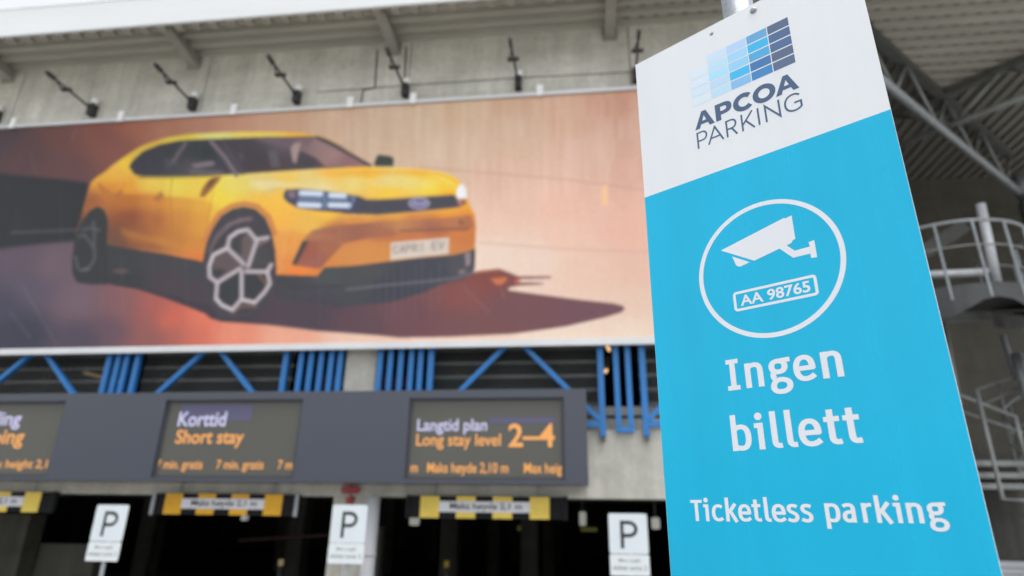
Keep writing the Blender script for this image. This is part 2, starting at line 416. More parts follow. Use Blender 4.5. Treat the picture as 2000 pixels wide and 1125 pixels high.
def ucomb(xs, name, label):
    f = thing(name, label, 'steel frame', (sum(xs)/len(xs), WY-.05, 3.4), 'blue uprights between the lattice frames')
    for x in xs: MB().box((x-.043, WY-.10, 3.425), (x+.043, WY-.02, FT)).build('upright', M['blue_steel'], f, 0.006)
    MB().box((xs[0]-.046, WY-.097, 3.34), (xs[-1]+.046, WY-.023, 3.422)).build('bottom_rail', M['blue_steel'], f, 0.005)
ucomb([0.53, 0.72], 'upright_frame', 'pair of blue steel uprights joined at the foot, next to the tall blue sign')
ucomb([-3.40, -3.22, -3.04, -2.86, -2.70], 'upright_frame', 'row of five blue steel uprights just right of the concrete pillar')
ucomb([-4.80, -4.62, -4.44, -4.26, -4.10], 'upright_frame', 'row of five blue steel uprights just left of the concrete pillar')
ucomb([-8.205, -8.045], 'upright_frame', 'pair of blue steel uprights between the short stay and leftmost lattice')
# things on the parking deck seen between the bars
for i, (px, py, y, lab) in enumerate(((650, 745, 13.0, 'dim red car tail light seen between blue bars left of the pillar'), (775, 745, 13.0, 'dim red car tail light seen between blue bars right of the pillar'))):
    c = at(px, py, y)
    k = MB().box((c.x-.35, y, c.z-.12), (c.x+.35, y+.1, c.z+.12)).build('tail_light', M['red'], None, 0.04)
    tag(k, lab, 'light', 'red lights on the deck')
# tube lights under the deck ceiling
def tubelight(p, q, y, label, m_='tube_warm', y2=None):
    a, c = at(*p, y), at(*q, y2 or y)
    t = thing('tube_light', label, 'light', tuple((a+c)/2), 'tube lights on the parking deck')
    MB().tube([a, c], 0.035, 8).build('tube', M[m_], t, smooth=True)
    MB().bar(a+Vector((0, 0, .075)), c+Vector((0, 0, .075)), 0.10, 0.07).build('housing', M['dark_steel'], t)
tubelight((165, 728), (242, 748), 11.5, 'dim long tube light behind the mesh above the leftmost screen', 'dim_glow', 13.0)
tubelight((548, 680), (566, 684), 10.9, 'short glowing tube light end under the banner left of the pillar', y2=11.1)
tubelight((1183, 726), (1189, 706), 10.6, 'small warm light fitting between the blue uprights beside the tall sign', y2=10.9)
tubelight((1186, 676), (1190, 684), 10.6, 'tiny warm lamp under the banner edge beside the tall sign', y2=10.7)
tubelight((-5, 687), (15, 690), 10.9, 'short glowing tube light end at the left edge under the banner', y2=11.1)

# ------------------------------------------------------------------ canopy roof
ct = thing('canopy_roof', 'overhanging canopy roof with white fascia and corrugated steel underside', 'roof', (-4, 8.7, 11.0))
FB, SZ, FY = 9.0+ZC, 9.3+ZC, 8.71
MB().box((-30, FY, FB), (18, FY+0.06, FB+0.72)).build('fascia', M['fascia'], ct, 0.01)
MB().box((-30, FY-.012, FB+0.70), (18, FY+0.10, FB+0.735)).build('fascia_cap', M['white_paint'], ct)
def trap(y0, y1, per, dep):                      # trapezoid sheet profile: list of (y, dz)
    out = []; y = y0
    while y < y1:
        out += [(y, 0), (y+per*.38, 0), (y+per*.5, dep), (y+per*.88, dep)]; y += per
    return out
sh = MB(); pr = trap(FY+0.07, 14.6, 0.285, 0.10)
for (ya, za), (yb, zb) in zip(pr, pr[1:]):
    lim = lambda y: ((-30 if y < WY else max(-30, y-4.55)), min(18, 21.1-y))
    (a0, a1), (b0, b1) = lim(ya), lim(yb)
    if a0 >= a1 or b0 >= b1: break
    if ya < WY <= yb: b0 = a0
    sh.add([(a0, ya, SZ+za), (a1, ya, SZ+za), (b1, yb, SZ+zb), (b0, yb, SZ+zb)], [(0, 3, 2, 1)])
sh.build('corrugated_soffit', M['deck'], ct)
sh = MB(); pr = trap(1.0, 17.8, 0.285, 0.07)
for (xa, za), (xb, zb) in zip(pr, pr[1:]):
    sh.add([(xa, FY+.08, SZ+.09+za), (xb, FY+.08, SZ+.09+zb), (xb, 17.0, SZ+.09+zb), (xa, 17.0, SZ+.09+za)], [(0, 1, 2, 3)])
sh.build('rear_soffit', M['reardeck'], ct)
MB().box((-30, FY+.062, SZ+.25), (18, 17.5, SZ+.42)).build('roof_slab', M['dark_steel'], ct)  # unseen canopy top, put in to stop sky light from above
nb = MB()
x = -14.0
while x < 8:
    nb.box((x, FY+.062, FB-.035), (x+.16, FY+.20, FB+.05)); x += 0.365
nb.build('closure_strip', M['beam_paint'], ct)
MB().box((-30, FY+.062, FB+.02), (18, FY+.10, SZ-.16)).build('gutter_angle', M['dark_steel'], ct)
for k in range(-2, 3):
    x = -3.72+k*4.43
    bm_ = MB()
    bm_.add([(x-.10, FY+.14, SZ-.02), (x+.10, FY+.14, SZ-.02), (x+.10, WY-.004, SZ-.02), (x-.10, WY-.004, SZ-.02),
             (x-.10, FY+.14, SZ-.14), (x+.10, FY+.14, SZ-.14), (x+.10, WY-.004, SZ-.26), (x-.10, WY-.004, SZ-.26)],
            [(0, 1, 2, 3), (4, 7, 6, 5), (0, 4, 5, 1), (1, 5, 6, 2), (2, 6, 7, 3), (3, 7, 4, 0)])
    br = bm_.build('bracket_beam', M['beam_paint'], ct)
    MB().box((x-.11, FY+.11, SZ-.28), (x+.11, FY+.135, SZ-.01)).build('end_plate', M['galv'], br)
    MB().box((x-.15, WY-.03, SZ-.34), (x+.15, WY-.002, SZ-.02)).build('wall_plate', M['beam_paint'], br)

# roof trusses over the stair, running at 45 degrees
def truss(p, q, ztop, zbot, n, label, rb=0.09, rt=0.08, mb_='galv'):
    p, q = Vector(p), Vector(q)
    t = thing('roof_truss', label, 'truss', ((p.x+q.x)/2, (p.y+q.y)/2, zbot), 'diagonal trusses under the canopy')
    MB().tube([(p.x, p.y, zbot), (q.x, q.y, zbot)], rb, 14).build('bottom_chord', M[mb_], t, smooth=True)
    MB().bar((p.x, p.y, ztop), (q.x, q.y, ztop), 0.18, 0.16).build('top_chord', M['dark_steel'], t)
    for k in range(n):
        a, c = k/n, (k+0.5)/n
        for s_, e_, za, zb in ((a, c, ztop, zbot), (c, (k+1)/n, zbot, ztop)):
            A, B = p.lerp(q, s_), p.lerp(q, e_)
            MB().tube([(A.x, A.y, za), (B.x, B.y, zb)], 0.04, 8).build('web_member', M['galv_dull'], t, smooth=True)
truss((4.1, 8.9), (11.30, 15.45), 11.20, 8.0+ZC, 5, 'galvanised roof truss sloping away to the column behind the sign')
truss((12.2, 8.9), (6.0, 14.9), 11.22, 8.35+ZC, 4, 'darker cross truss meeting the bright one above the stair', 0.075, mb_='galv_dull')
# node plate and column carrying the truss
cl = thing('steel_column', 'galvanised round column at the end of the bright truss', 'column', (11.35, 15.3, 0))
MB().tube([(11.40, 15.45, 0), (11.40, 15.45, 7.98+ZC)], 0.16, 18).build('shaft', M['galv'], cl, smooth=True)
MB().tube([(11.40, 15.45, 7.99+ZC), (11.40, 15.45, 8.5+ZC)], 0.22, 18).build('head', M['galv'], cl, smooth=True)

# rear wall of the stair bay
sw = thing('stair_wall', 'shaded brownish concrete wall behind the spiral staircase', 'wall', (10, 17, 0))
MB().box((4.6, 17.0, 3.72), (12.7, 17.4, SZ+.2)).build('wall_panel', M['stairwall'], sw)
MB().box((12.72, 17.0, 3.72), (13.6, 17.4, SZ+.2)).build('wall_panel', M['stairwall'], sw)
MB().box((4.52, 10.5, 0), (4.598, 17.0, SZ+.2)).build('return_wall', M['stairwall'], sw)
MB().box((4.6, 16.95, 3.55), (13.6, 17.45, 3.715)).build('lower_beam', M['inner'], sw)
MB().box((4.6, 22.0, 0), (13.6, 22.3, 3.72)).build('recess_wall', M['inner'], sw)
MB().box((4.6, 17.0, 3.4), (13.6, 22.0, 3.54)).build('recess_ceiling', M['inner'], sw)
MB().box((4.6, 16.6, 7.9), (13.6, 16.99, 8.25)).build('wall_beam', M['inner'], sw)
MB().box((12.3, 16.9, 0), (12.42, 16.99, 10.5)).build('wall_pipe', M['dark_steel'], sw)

# ------------------------------------------------------------------ spiral staircase
SX, SY, RO = 8.62, 12.1, 1.0
st = thing('spiral_staircase', 'galvanised spiral staircase with a curved railed landing in the shaded bay', 'staircase', (SX, SY, 0))
ZL = 3.85+ZC
MB().tube([(SX, SY, 0), (SX, SY, ZL+1.0)], 0.11, 18).build('newel_post', M['galv'], st, smooth=True)
nt_ = 30
def hel(k): return ZL - 0.19*(k+1), math.radians(185 + k*22)        # going down, first towards the viewer
for k in range(nt_):
    z, a0 = hel(k); a1 = a0 + math.radians(23)
    tr = MB(); vs = []
    for zz in (z, z-.045):
        for r_, aa in ((.10, a0), (RO-.03, a0), (RO-.03, a1), (.10, a1)): vs.append((SX+r_*math.cos(aa), SY+r_*math.sin(aa), zz))
    tr.add(vs, [(0, 1, 2, 3), (7, 6, 5, 4), (0, 4, 5, 1), (1, 5, 6, 2), (2, 6, 7, 3), (3, 7, 4, 0)])
    tr.build('tread', M['galv_dull'], st)
pts = []
for k in range(nt_*3):
    z, a = ZL-.19*(k/3+1), math.radians(185+k/3*22)
    pts.append((SX+RO*math.cos(a), SY+RO*math.sin(a), z))
strg = MB(); vs = []; fs = []
for p_ in pts: vs += [(p_[0], p_[1], p_[2]+.14), (p_[0], p_[1], p_[2]-.18)]
for k in range(len(pts)-1): fs.append((2*k, 2*k+1, 2*k+3, 2*k+2))
strg.add(vs, fs).build('stringer', M['galv_dull'], st)
MB().tube([(p_[0], p_[1], p_[2]+1.1) for p_ in pts], 0.028, 8).build('handrail', M['galv_dull'], st, smooth=True)
MB().tube([(p_[0], p_[1], p_[2]+.6) for p_ in pts], 0.018, 8).build('mid_rail', M['galv_dull'], st, smooth=True)
for k in range(0, len(pts), 5):
    p_ = pts[k]; MB().tube([(p_[0], p_[1], p_[2]-.1), (p_[0], p_[1], p_[2]+1.1)], 0.022, 6).build('baluster', M['galv_dull'], st)
# landing: half disc left of the spiral, with curved edge, rails and beams
LX, LY, LR = 6.95, 12.05, 1.42
ang = [math.radians(a) for a in range(-180, 1, 9)]
ld = MB(); vs = []; fs = []
for zz in (ZL, ZL-.05):
    vs.append((LX, LY, zz)); vs += [(LX+LR*math.cos(a), LY+LR*math.sin(a), zz) for a in ang]
n1 = len(ang)+1
for k in range(1, n1-1): fs += [(0, k, k+1), (n1, n1+k+1, n1+k)]
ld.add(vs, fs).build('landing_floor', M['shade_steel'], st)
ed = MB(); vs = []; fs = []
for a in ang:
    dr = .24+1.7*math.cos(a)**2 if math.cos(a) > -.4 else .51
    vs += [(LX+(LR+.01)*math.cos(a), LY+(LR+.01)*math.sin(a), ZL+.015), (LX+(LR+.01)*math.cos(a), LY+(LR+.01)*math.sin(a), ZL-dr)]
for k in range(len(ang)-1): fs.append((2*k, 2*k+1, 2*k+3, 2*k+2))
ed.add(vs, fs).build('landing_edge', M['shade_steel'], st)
for zz, r_, nm, m_ in ((ZL+1.19, .030, 'handrail', 'galv'), (ZL+.72, .016, 'mid_rail', 'galv_dull')):
    MB().tube([(LX+LR*math.cos(a), LY+LR*math.sin(a), zz) for a in ang], r_, 10).build(nm, M[m_], st, smooth=True)
for a in range(-163, 1, 23):
    a = math.radians(a); MB().tube([(LX+LR*math.cos(a), LY+LR*math.sin(a), ZL-.24), (LX+LR*math.cos(a), LY+LR*math.sin(a), ZL+1.17)], 0.024, 8).build('baluster', M['galv'], st)
pA, pB = at(1915, 400, 11.6), at(1948, 560, 11.6)
MB().tube([pB, pA], 0.085, 16).build('landing_post', M['galv_lit'], st, smooth=True)
pA, pB = at(1790, 538, 11.65), at(1930, 531, 11.65)
MB().tube([pA, pB], 0.075, 14).build('landing_beam', M['galv_lit'], st, smooth=True)
MB().bar((4.7, LY-.05, ZL-.18), (SX, LY-.05, ZL-.18), 0.10, 0.16).build('landing_beam', M['galv_dull'], st)
pA, pB = at(1800, 495, 14.5), at(1885, 440, 14.5)
MB().bar(pA, pB, 0.10, 0.32).build('flight_stringer', M['dark_steel'], st)
# lower landing with square rails
lr = thing('stair_landing', 'lower galvanised stair landing with square tube railing beside the sign edge', 'landing', (8, 12, 0))
LZ = 1.02+ZC
for zz in (LZ, LZ-.20, LZ-.38):
    MB().bar((6.4, 12.0, zz), (11.5, 12.0, zz), 0.09, 0.09).build('deck_beam', M['galv_dull'], lr)
def rl(pxs, y, r=0.035, nm='rail', m_='galv_dull'):
    MB().tube([at(a, c, y) for a, c in pxs], r, 8).build(nm, M[m_], lr, smooth=True)
rl([(1865, 768), (1985, 815)], 11.8); rl([(1882, 805), (1998, 845)], 11.8, .022)
rl([(1908, 765), (1958, 975), (2010, 978)], 11.75)
rl([(1983, 815), (2004, 900)], 11.8)
rl([(1908, 768), (1905, 762), (1978, 735), (2004, 728)], 12.4, .03); rl([(1922, 790), (1998, 752)], 12.4, .02); rl([(1950, 748), (1962, 800), (1978, 860)], 12.4, .022)
rl([(1838, 600), (1875, 790)], 12.2, .045, 'post')
rl([(1958, 655), (1986, 745)], 12.6, .05, 'post', 'galv'); rl([(1985, 690), (2006, 775)], 12.3, .09, 'post', 'galv')

# pale ribbed cladding low wall
pc = MB()
for k in range(5):
    pc.box((6.3, 12.9+(k % 2)*.03, 1.48-.11*(k+1)), (16, 13.1, 1.48-.11*k-.012))
pc.box((6.3, 12.96, 0), (16, 13.1, 0.92))
tag(pc.build('cladding_wall', M['cladding']), 'low pale ribbed metal wall at the bottom right corner', 'low wall')

# ------------------------------------------------------------------ billboard floodlights
fl = thing('floodlight', 'x', 'floodlight', (0, WY, 8.05+ZC), 'arm floodlights above the banner')
zl = 8.05+ZC
MB().box((-.065, WY-.16, zl-.17), (.065, WY-.001, zl+.10)).build('wall_box', M['black'], fl, 0.012)
MB().ball((0.03, WY-.10, zl+.17), 0.075, 14, 8, 1.15).build('cap', M['white_paint'], fl, smooth=True)
MB().tube([(0, WY-.14, zl-.02), (-.03, WY-1.16, zl)], 0.024, 10).build('arm', M['black'], fl, smooth=True)
hd = MB().box((-.06, WY-1.27, zl-.045), (.005, WY-1.05, zl+.035)).build('lamp_head', M['black'], fl, 0.015)
MB().box((-.13, WY-.80, zl-.055), (.085, WY-.72, zl-.015)).build('cross_bracket', M['black'], fl, 0.008)
MB().bar((-.10, WY-.76, zl-.05), (-.03, WY-1.0, zl-.03), .02, .02).build('stay', M['black'], fl)
ords = ['first black arm floodlight, at the left edge above the banner', 'second black arm floodlight from the left, above the dark end of the banner',
        'third black arm floodlight from the left, above the printed rear window', 'fourth black arm floodlight from the left, above the printed windscreen',
        'fifth black arm floodlight from the left, beside the stepped conduit', 'sixth black arm floodlight from the left, well right of the conduit',
        'rightmost black arm floodlight, partly hidden by the tall sign']
for i, lab in enumerate(ords):
    x = -12.47+i*2.272
    loc = (x, WY, zl)
    if i == 0: fl.location = loc; fl['label'] = lab
    else: dup(fl, loc, lab)

# ------------------------------------------------------------------ banner with the printed car
BY = 9.80
def paint():
    X0, X1, Y0, Y1, S = -180.0, 1560.0, 150.0, 710.0, 1.5
    W, H = int((X1-X0)/S), int((Y1-Y0)/S)
    gx, gy = np.meshgrid(X0+(np.arange(W)+.5)*S, Y0+(np.arange(H)+.5)*S)
    rng = np.random.RandomState(3)
    T8 = (100, 230, 0.45); TA = (120, 240, .18); TB = (400, 240, .2); TC = (380, 400, .21341); TD = (540, 340, .23115)
    TE = (0, 240, .3911); TF = (120, 380, .1956); TG = (740, 440, .26); T0 = (0, 0, 1)
    def tr(T, pts): return [(T[0]+x*T[2], T[1]+y*T[2]) for x, y in pts]
    def idw(samples, p=2.6, sat=1.0, eps=60):
        num = np.zeros((H, W, 3)); den = np.zeros((H, W, 1))
        for x, y, c in samples:
            w = 1/(((gx-x)**2+(1.3*(gy-y))**2+eps)**(p/2))
            num += w[..., None]*np.array(c, float); den += w[..., None]
        o = num/den; lum = o.mean(-1, keepdims=True)
        return np.clip(lum+(o-lum)*sat, 0, 255)
    def blur(a, r):
        r = int(round(r*0.55/S))
        if r < 1: return a
        k = np.ones(2*r+1)/(2*r+1)
        for _ in range(2):
            pad = np.pad(a, ((r, r), (r, r)), mode='edge')
            c = np.cumsum(np.vstack([np.zeros((1, pad.shape[1])), pad]), 0); t = (c[2*r+1:]-c[:-2*r-1])/(2*r+1)
            c = np.cumsum(np.hstack([np.zeros((t.shape[0], 1)), t]), 1); a = (c[:, 2*r+1:]-c[:, :-2*r-1])/(2*r+1)
        return a
    def pmask(pts, soft=0):
        m = np.zeros((H, W))
        for oy in (-.25, .25):
            for ox in (-.25, .25):
                inside = np.zeros((H, W), bool); x, y = gx+ox*S, gy+oy*S; n = len(pts)
                for i in range(n):
                    (xa, ya), (xb, yb) = pts[i], pts[(i+1) % n]
                    if ya == yb: continue
                    c = ((ya > y) != (yb > y)) & (x < (xb-xa)*(y-ya)/(yb-ya)+xa); inside ^= c
                m += inside/4.0
        return blur(m, soft)
    img = [None]
    def put(mask, col, alpha=1.0):
        col = np.array(col, float)
        if col.ndim == 1: col = col[None, None, :]
        mk = (mask*alpha)[..., None]; img[0] = img[0]*(1-mk)+col*mk
    def poly(T, pts, col, soft=2, alpha=1.0, curve=False):
        pts = tr(T, pts)
        if curve:
            q = []; n = len(pts)
            for i in range(n):
                p0, p1, p2, p3 = (np.array(pts[(i+k) % n]) for k in (-1, 0, 1, 2))
                for t in np.linspace(0, 1, 7)[:-1]:
                    q.append(tuple(.5*((2*p1)+(-p0+p2)*t+(2*p0-5*p1+4*p2-p3)*t*t+(-p0+3*p1-3*p2+p3)*t**3)))
            pts = q
        mk = pmask(pts, soft); put(mk, col, alpha); return mk
    def line(T, pts, w, col, soft=1, alpha=1.0):
        pts = tr(T, pts); d = np.full((H, W), 1e9)
        for (xa, ya), (xb, yb) in zip(pts, pts[1:]):
            dx, dy = xb-xa, yb-ya; L2 = dx*dx+dy*dy+1e-9
            t = np.clip(((gx-xa)*dx+(gy-ya)*dy)/L2, 0, 1)
            d = np.minimum(d, np.hypot(gx-xa-t*dx, gy-ya-t*dy))
        put(blur(np.clip((w/2-d)/S+.5, 0, 1), soft), col, alpha)
    # backdrop wall and floor of the printed scene
    img[0] = idw([(-100, 260, (64, 58, 64)), (0, 265, (76, 64, 69)), (60, 300, (88, 66, 67)), (120, 270, (106, 72, 68)), (130, 330, (98, 70, 70)), (190, 260, (126, 80, 70)), (230, 290, (128, 82, 72)),
        (270, 245, (150, 96, 78)), (320, 250, (164, 114, 92)), (400, 240, (174, 126, 104)), (450, 235, (188, 142, 118)), (540, 230, (198, 158, 132)), (650, 230, (202, 168, 142)), (720, 250, (204, 176, 152)), (800, 240, (206, 178, 152)),
        (900, 220, (208, 178, 150)), (900, 300, (212, 184, 160)), (1000, 250, (212, 182, 158)), (1000, 210, (208, 172, 146)), (1100, 230, (212, 172, 148)), (1200, 200, (204, 158, 136)), (1230, 260, (212, 172, 154)), (1150, 300, (216, 180, 162)), (950, 350, (216, 180, 158)),
        (1000, 400, (222, 186, 166)), (1100, 400, (224, 182, 162)), (1220, 400, (222, 178, 160)), (1230, 330, (214, 172, 154)), (960, 440, (226, 192, 172)), (1100, 460, (226, 188, 168)), (1230, 450, (222, 176, 158)),
        (960, 490, (226, 204, 188)), (1050, 500, (224, 200, 184)), (1150, 520, (222, 188, 170)), (1240, 520, (218, 180, 162)), (1240, 600, (218, 188, 170)), (1230, 645, (222, 202, 184)), (1100, 655, (224, 204, 186)), (900, 660, (224, 196, 178)), (700, 660, (220, 186, 166)),
        (560, 655, (218, 158, 134)), (450, 650, (214, 136, 112)), (380, 650, (196, 108, 90)), (335, 625, (200, 100, 82)), (400, 625, (212, 116, 94)), (300, 600, (164, 92, 84)), (280, 620, (140, 88, 86)), (300, 660, (130, 86, 84)), (340, 655, (158, 94, 86)), (240, 600, (122, 88, 92)), (220, 640, (96, 78, 88)), (150, 590, (108, 90, 100)),
        (160, 660, (78, 72, 84)), (100, 520, (104, 88, 96)), (40, 500, (92, 80, 92)), (60, 560, (88, 80, 94)), (0, 600, (72, 70, 84)), (40, 650, (60, 62, 74)), (-100, 600, (58, 58, 70)), (1400, 300, (210, 168, 150)), (1400, 560, (216, 182, 164))], 4.2, 1.03, 1100)
    streak = np.interp(gx[0], np.linspace(X0, X1, 230), rng.normal(0, 1, 230)); st2 = np.interp(gx[0], np.linspace(X0, X1, 60), rng.normal(0, 1, 60))
    fld = blur(np.repeat(rng.normal(0, 1, (14, W)), H//14+1, 0)[:H], 6)*1.4
    wallm = np.clip((430-gy)/60, 0, 1)*np.clip((gx-420)/250, 0, 1)
    amp = (streak*.5+st2*.6)[None, :]+fld*.9
    img[0] = img[0]*(1+.012*wallm*amp)[..., None]
    img[0] += (wallm*np.clip(amp, -1.5, 1.5))[..., None]*np.array([0.6, 2.6, 3.2])[None, None, :]
    line(T0, [(820, 326), (960, 338), (1120, 352), (1260, 372), (1500, 405)], 3, (190, 150, 130), 2, .6)
    line(T0, [(935, 474), (1100, 486), (1260, 492), (1500, 500)], 4, (206, 158, 140), 3, .5)
    line(T0, [(1181, 366), (1181, 396)], 9, (246, 194, 140), 2)
    poly(TE, [(-460, 215), (0, 252), (150, 268), (300, 280), (440, 300), (460, 560), (380, 590), (200, 605), (0, 628), (-460, 640)], (49, 51, 55), 6)
    line(TE, [(60, 548), (360, 535), (460, 530)], 7, (84, 82, 86), 3, .6)
    # cast shadow
    shc = idw([(300, 560, (58, 56, 62)), (420, 600, (66, 60, 68)), (600, 620, (76, 66, 76)), (700, 640, (92, 70, 78)), (800, 620, (106, 74, 80)), (900, 580, (128, 78, 76)), (950, 540, (128, 74, 68)), (1000, 600, (112, 78, 82)), (1150, 600, (110, 78, 86)), (900, 640, (112, 78, 80))])
    poly(T0, [(150, 545), (215, 555), (262, 562), (330, 585), (400, 612), (412, 622), (432, 628), (520, 634), (620, 646), (740, 655)] +
         tr(TG, [(150, 843), (500, 838), (1000, 815), (1400, 760), (1700, 690), (1815, 655), (1848, 628), (1830, 605), (1760, 588), (1500, 560), (1200, 520), (965, 488), (985, 466), (1050, 452), (1232, 442), (1238, 433), (1055, 430), (1050, 404), (1290, 396), (1296, 385), (1050, 386), (1000, 365), (905, 328), (860, 335), (720, 352)]) +
         [(900, 530), (700, 480), (400, 500), (200, 480)], shc, 3)
    poly(TG, [(835, 400), (955, 390), (965, 410), (915, 452), (880, 445)], (196, 112, 74), 2)
    poly(TG, [(1025, 405), (1055, 410), (1045, 440), (1020, 430)], (206, 104, 78), 2)
    line(TG, [(740, 350), (860, 340), (900, 345)], 3, (170, 98, 72), 2, .7)
    # body
    body = idw([(190, 345, (206, 162, 78)), (215, 345, (212, 170, 82)), (212, 365, (190, 128, 68)), (180, 395, (132, 88, 68)), (165, 440, (92, 72, 64)), (190, 400, (160, 104, 66)), (250, 370, (206, 152, 72)), (300, 358, (212, 182, 88)), (345, 362, (212, 198, 92)), (345, 378, (212, 196, 92)), (385, 370, (218, 190, 92)),
        (250, 385, (190, 128, 68)), (300, 392, (192, 130, 74)), (345, 395, (204, 150, 82)), (390, 400, (210, 164, 84)), (258, 425, (132, 80, 64)), (300, 425, (164, 106, 74)), (350, 420, (186, 130, 78)), (395, 430, (206, 156, 82)), (225, 440, (100, 76, 70)), (255, 445, (128, 84, 72)), (262, 462, (156, 100, 66)), (330, 455, (164, 110, 76)), (330, 475, (176, 124, 76)), (390, 480, (196, 134, 82)), (250, 475, (112, 80, 68)), (390, 505, (194, 120, 76)), (300, 482, (140, 96, 70)), (240, 470, (90, 72, 66)),
        (430, 360, (220, 204, 96)), (425, 392, (222, 202, 92)), (410, 420, (212, 172, 86)), (460, 365, (218, 196, 100)), (460, 345, (216, 202, 110)), (350, 272, (204, 186, 88)), (300, 290, (196, 166, 84)), (420, 262, (214, 208, 136)), (500, 259, (220, 200, 110)), (600, 258, (226, 178, 78)), (640, 268, (214, 180, 72)), (240, 320, (220, 190, 84)), (225, 335, (214, 168, 92)), (270, 300, (198, 170, 84)),
        (500, 352, (212, 194, 126)), (520, 365, (212, 196, 144)), (510, 385, (220, 178, 90)), (560, 345, (222, 190, 108)), (600, 352, (218, 200, 138)), (630, 366, (220, 206, 156)), (650, 333, (230, 180, 92)), (700, 326, (232, 176, 78)), (720, 338, (230, 180, 80)), (760, 350, (222, 206, 144)), (690, 356, (220, 204, 136)), (760, 376, (230, 192, 88)), (840, 362, (226, 206, 96)), (800, 352, (222, 206, 130)), (880, 350, (232, 196, 82)), (870, 335, (232, 184, 76)), (820, 330, (232, 178, 80)), (890, 365, (224, 170, 60)),
        (520, 410, (224, 178, 86)), (545, 390, (226, 182, 90)), (560, 430, (220, 172, 92)), (600, 436, (214, 176, 98)), (545, 480, (206, 148, 92)), (550, 520, (200, 138, 88)), (575, 470, (206, 148, 88)), (570, 535, (208, 128, 76)), (700, 428, (192, 134, 86)), (800, 430, (188, 128, 84)), (900, 422, (206, 142, 84)), (920, 440, (182, 118, 74)), (700, 412, (222, 178, 92)), (640, 415, (224, 182, 90)), (780, 412, (212, 160, 88)), (880, 408, (218, 156, 74)), (925, 400, (214, 158, 64)),
        (660, 450, (166, 108, 80)), (750, 455, (166, 108, 82)), (850, 448, (168, 106, 82)), (910, 470, (182, 120, 80)), (700, 500, (194, 134, 88)), (650, 520, (190, 126, 82)), (740, 490, (192, 132, 84)), (760, 510, (192, 134, 84)), (900, 492, (184, 128, 84)), (800, 465, (178, 116, 80)), (640, 530, (200, 126, 72))], 4.0, 1.25, 420)
    poly(T8, [(190, 262), (235, 232), (262, 208), (330, 160), (375, 132), (420, 110), (500, 86), (600, 71), (750, 62), (950, 60), (1080, 65), (1160, 82), (1230, 106), (1390, 212), (1480, 213), (1600, 222), (1700, 238), (1755, 262), (1790, 300), (1812, 372), (1838, 420), (1843, 470), (1838, 600), (1832, 655), (1800, 690), (1690, 705), (1500, 735), (1250, 745), (1100, 735), (985, 712), (960, 690), (700, 690), (640, 622), (500, 595), (250, 565), (160, 600), (98, 600), (110, 490), (130, 420), (150, 345), (172, 280)], body, 3)
    # shoulder: bright band above, tumbling under below it
    poly(TA, [(390, 640), (560, 765), (760, 778), (1000, 788), (1300, 815), (1500, 830), (1640, 880), (1600, 1050), (1540, 1400), (1300, 1400), (700, 1300), (500, 1150), (520, 900), (430, 780)], idw([(215, 380, (176, 112, 58)), (250, 395, (172, 104, 52)), (255, 425, (128, 74, 54)), (300, 395, (196, 130, 62)), (300, 430, (160, 98, 60)), (350, 398, (206, 150, 66)), (350, 430, (190, 128, 64)), (395, 400, (214, 162, 68)), (395, 440, (206, 146, 66)), (330, 470, (178, 118, 62)), (390, 490, (198, 130, 64)), (260, 470, (150, 92, 56)), (300, 490, (132, 88, 60)), (240, 460, (104, 74, 60))], 4, 1.05, 500), 4, .85)
    poly(TA, [(800, 605), (1500, 600), (1560, 640), (1500, 780), (1000, 765), (820, 740)], (226, 200, 92), 9, .4)
    poly(TF, [(580, 330), (800, 400), (1100, 470), (1300, 520), (1250, 560), (900, 480), (620, 410)], (204, 134, 66), 8, .5)
    poly(TB, [(150, 540), (400, 530), (640, 590), (600, 690), (420, 660), (200, 700)], (224, 208, 118), 10, .5)
    poly(TB, [(430, 560), (640, 560), (900, 590), (1230, 640), (1180, 655), (850, 620), (600, 650), (480, 640)], (226, 212, 160), 6, .75)
    poly(TB, [(1360, 545), (1700, 550), (2000, 560), (2250, 570), (2380, 560), (2200, 620), (1900, 615), (1600, 600)], (226, 208, 140), 7, .6)
    poly(TB, [(1000, 480), (1500, 450), (2100, 470), (2420, 520), (2300, 530), (1900, 505), (1400, 520)], (230, 172, 66), 6, .6)
    poly(TD, [(1320, 10), (1440, 40), (1540, 95), (1500, 150), (1420, 130), (1400, 60)], (232, 206, 80), 6, .6)
    line(TD, [(1300, 5), (1400, 35), (1500, 90)], 3, (240, 224, 150), 2, .6)
    poly(TD, [(330, 600), (560, 610), (960, 560), (960, 725), (640, 770), (410, 780), (480, 690)], (202, 140, 76), 5, .5)
    line(TB, [(150, 560), (700, 500), (1100, 470), (1700, 450)], 3, (236, 214, 150), 4, .35)
    # glass house
    glass = idw([(280, 320, (60, 60, 66)), (260, 330, (62, 62, 68)), (330, 300, (60, 62, 66)), (400, 300, (54, 60, 62)), (380, 330, (82, 78, 84)), (450, 300, (70, 66, 74)), (500, 310, (68, 64, 70)), (520, 335, (76, 62, 66)), (600, 320, (72, 68, 74)), (640, 320, (92, 78, 84)), (550, 272, (104, 92, 100)), (680, 310, (140, 112, 112))])
    poly(T8, [(338, 212), (352, 188), (400, 146), (470, 117), (560, 99), (700, 93), (900, 85), (1160, 82), (1200, 95), (1250, 118), (1395, 210), (1300, 212), (1000, 230), (800, 245), (600, 253), (400, 254), (362, 246)], glass, 2)
    poly(TB, [(470, 165), (900, 142), (1100, 150), (1230, 215), (1570, 410), (1180, 430), (1080, 340), (940, 275), (800, 235), (650, 200)], idw([(560, 275, (108, 92, 100)), (620, 280, (150, 122, 120)), (650, 300, (156, 124, 120)), (680, 315, (144, 106, 108)), (600, 275, (120, 100, 104))]), 4)
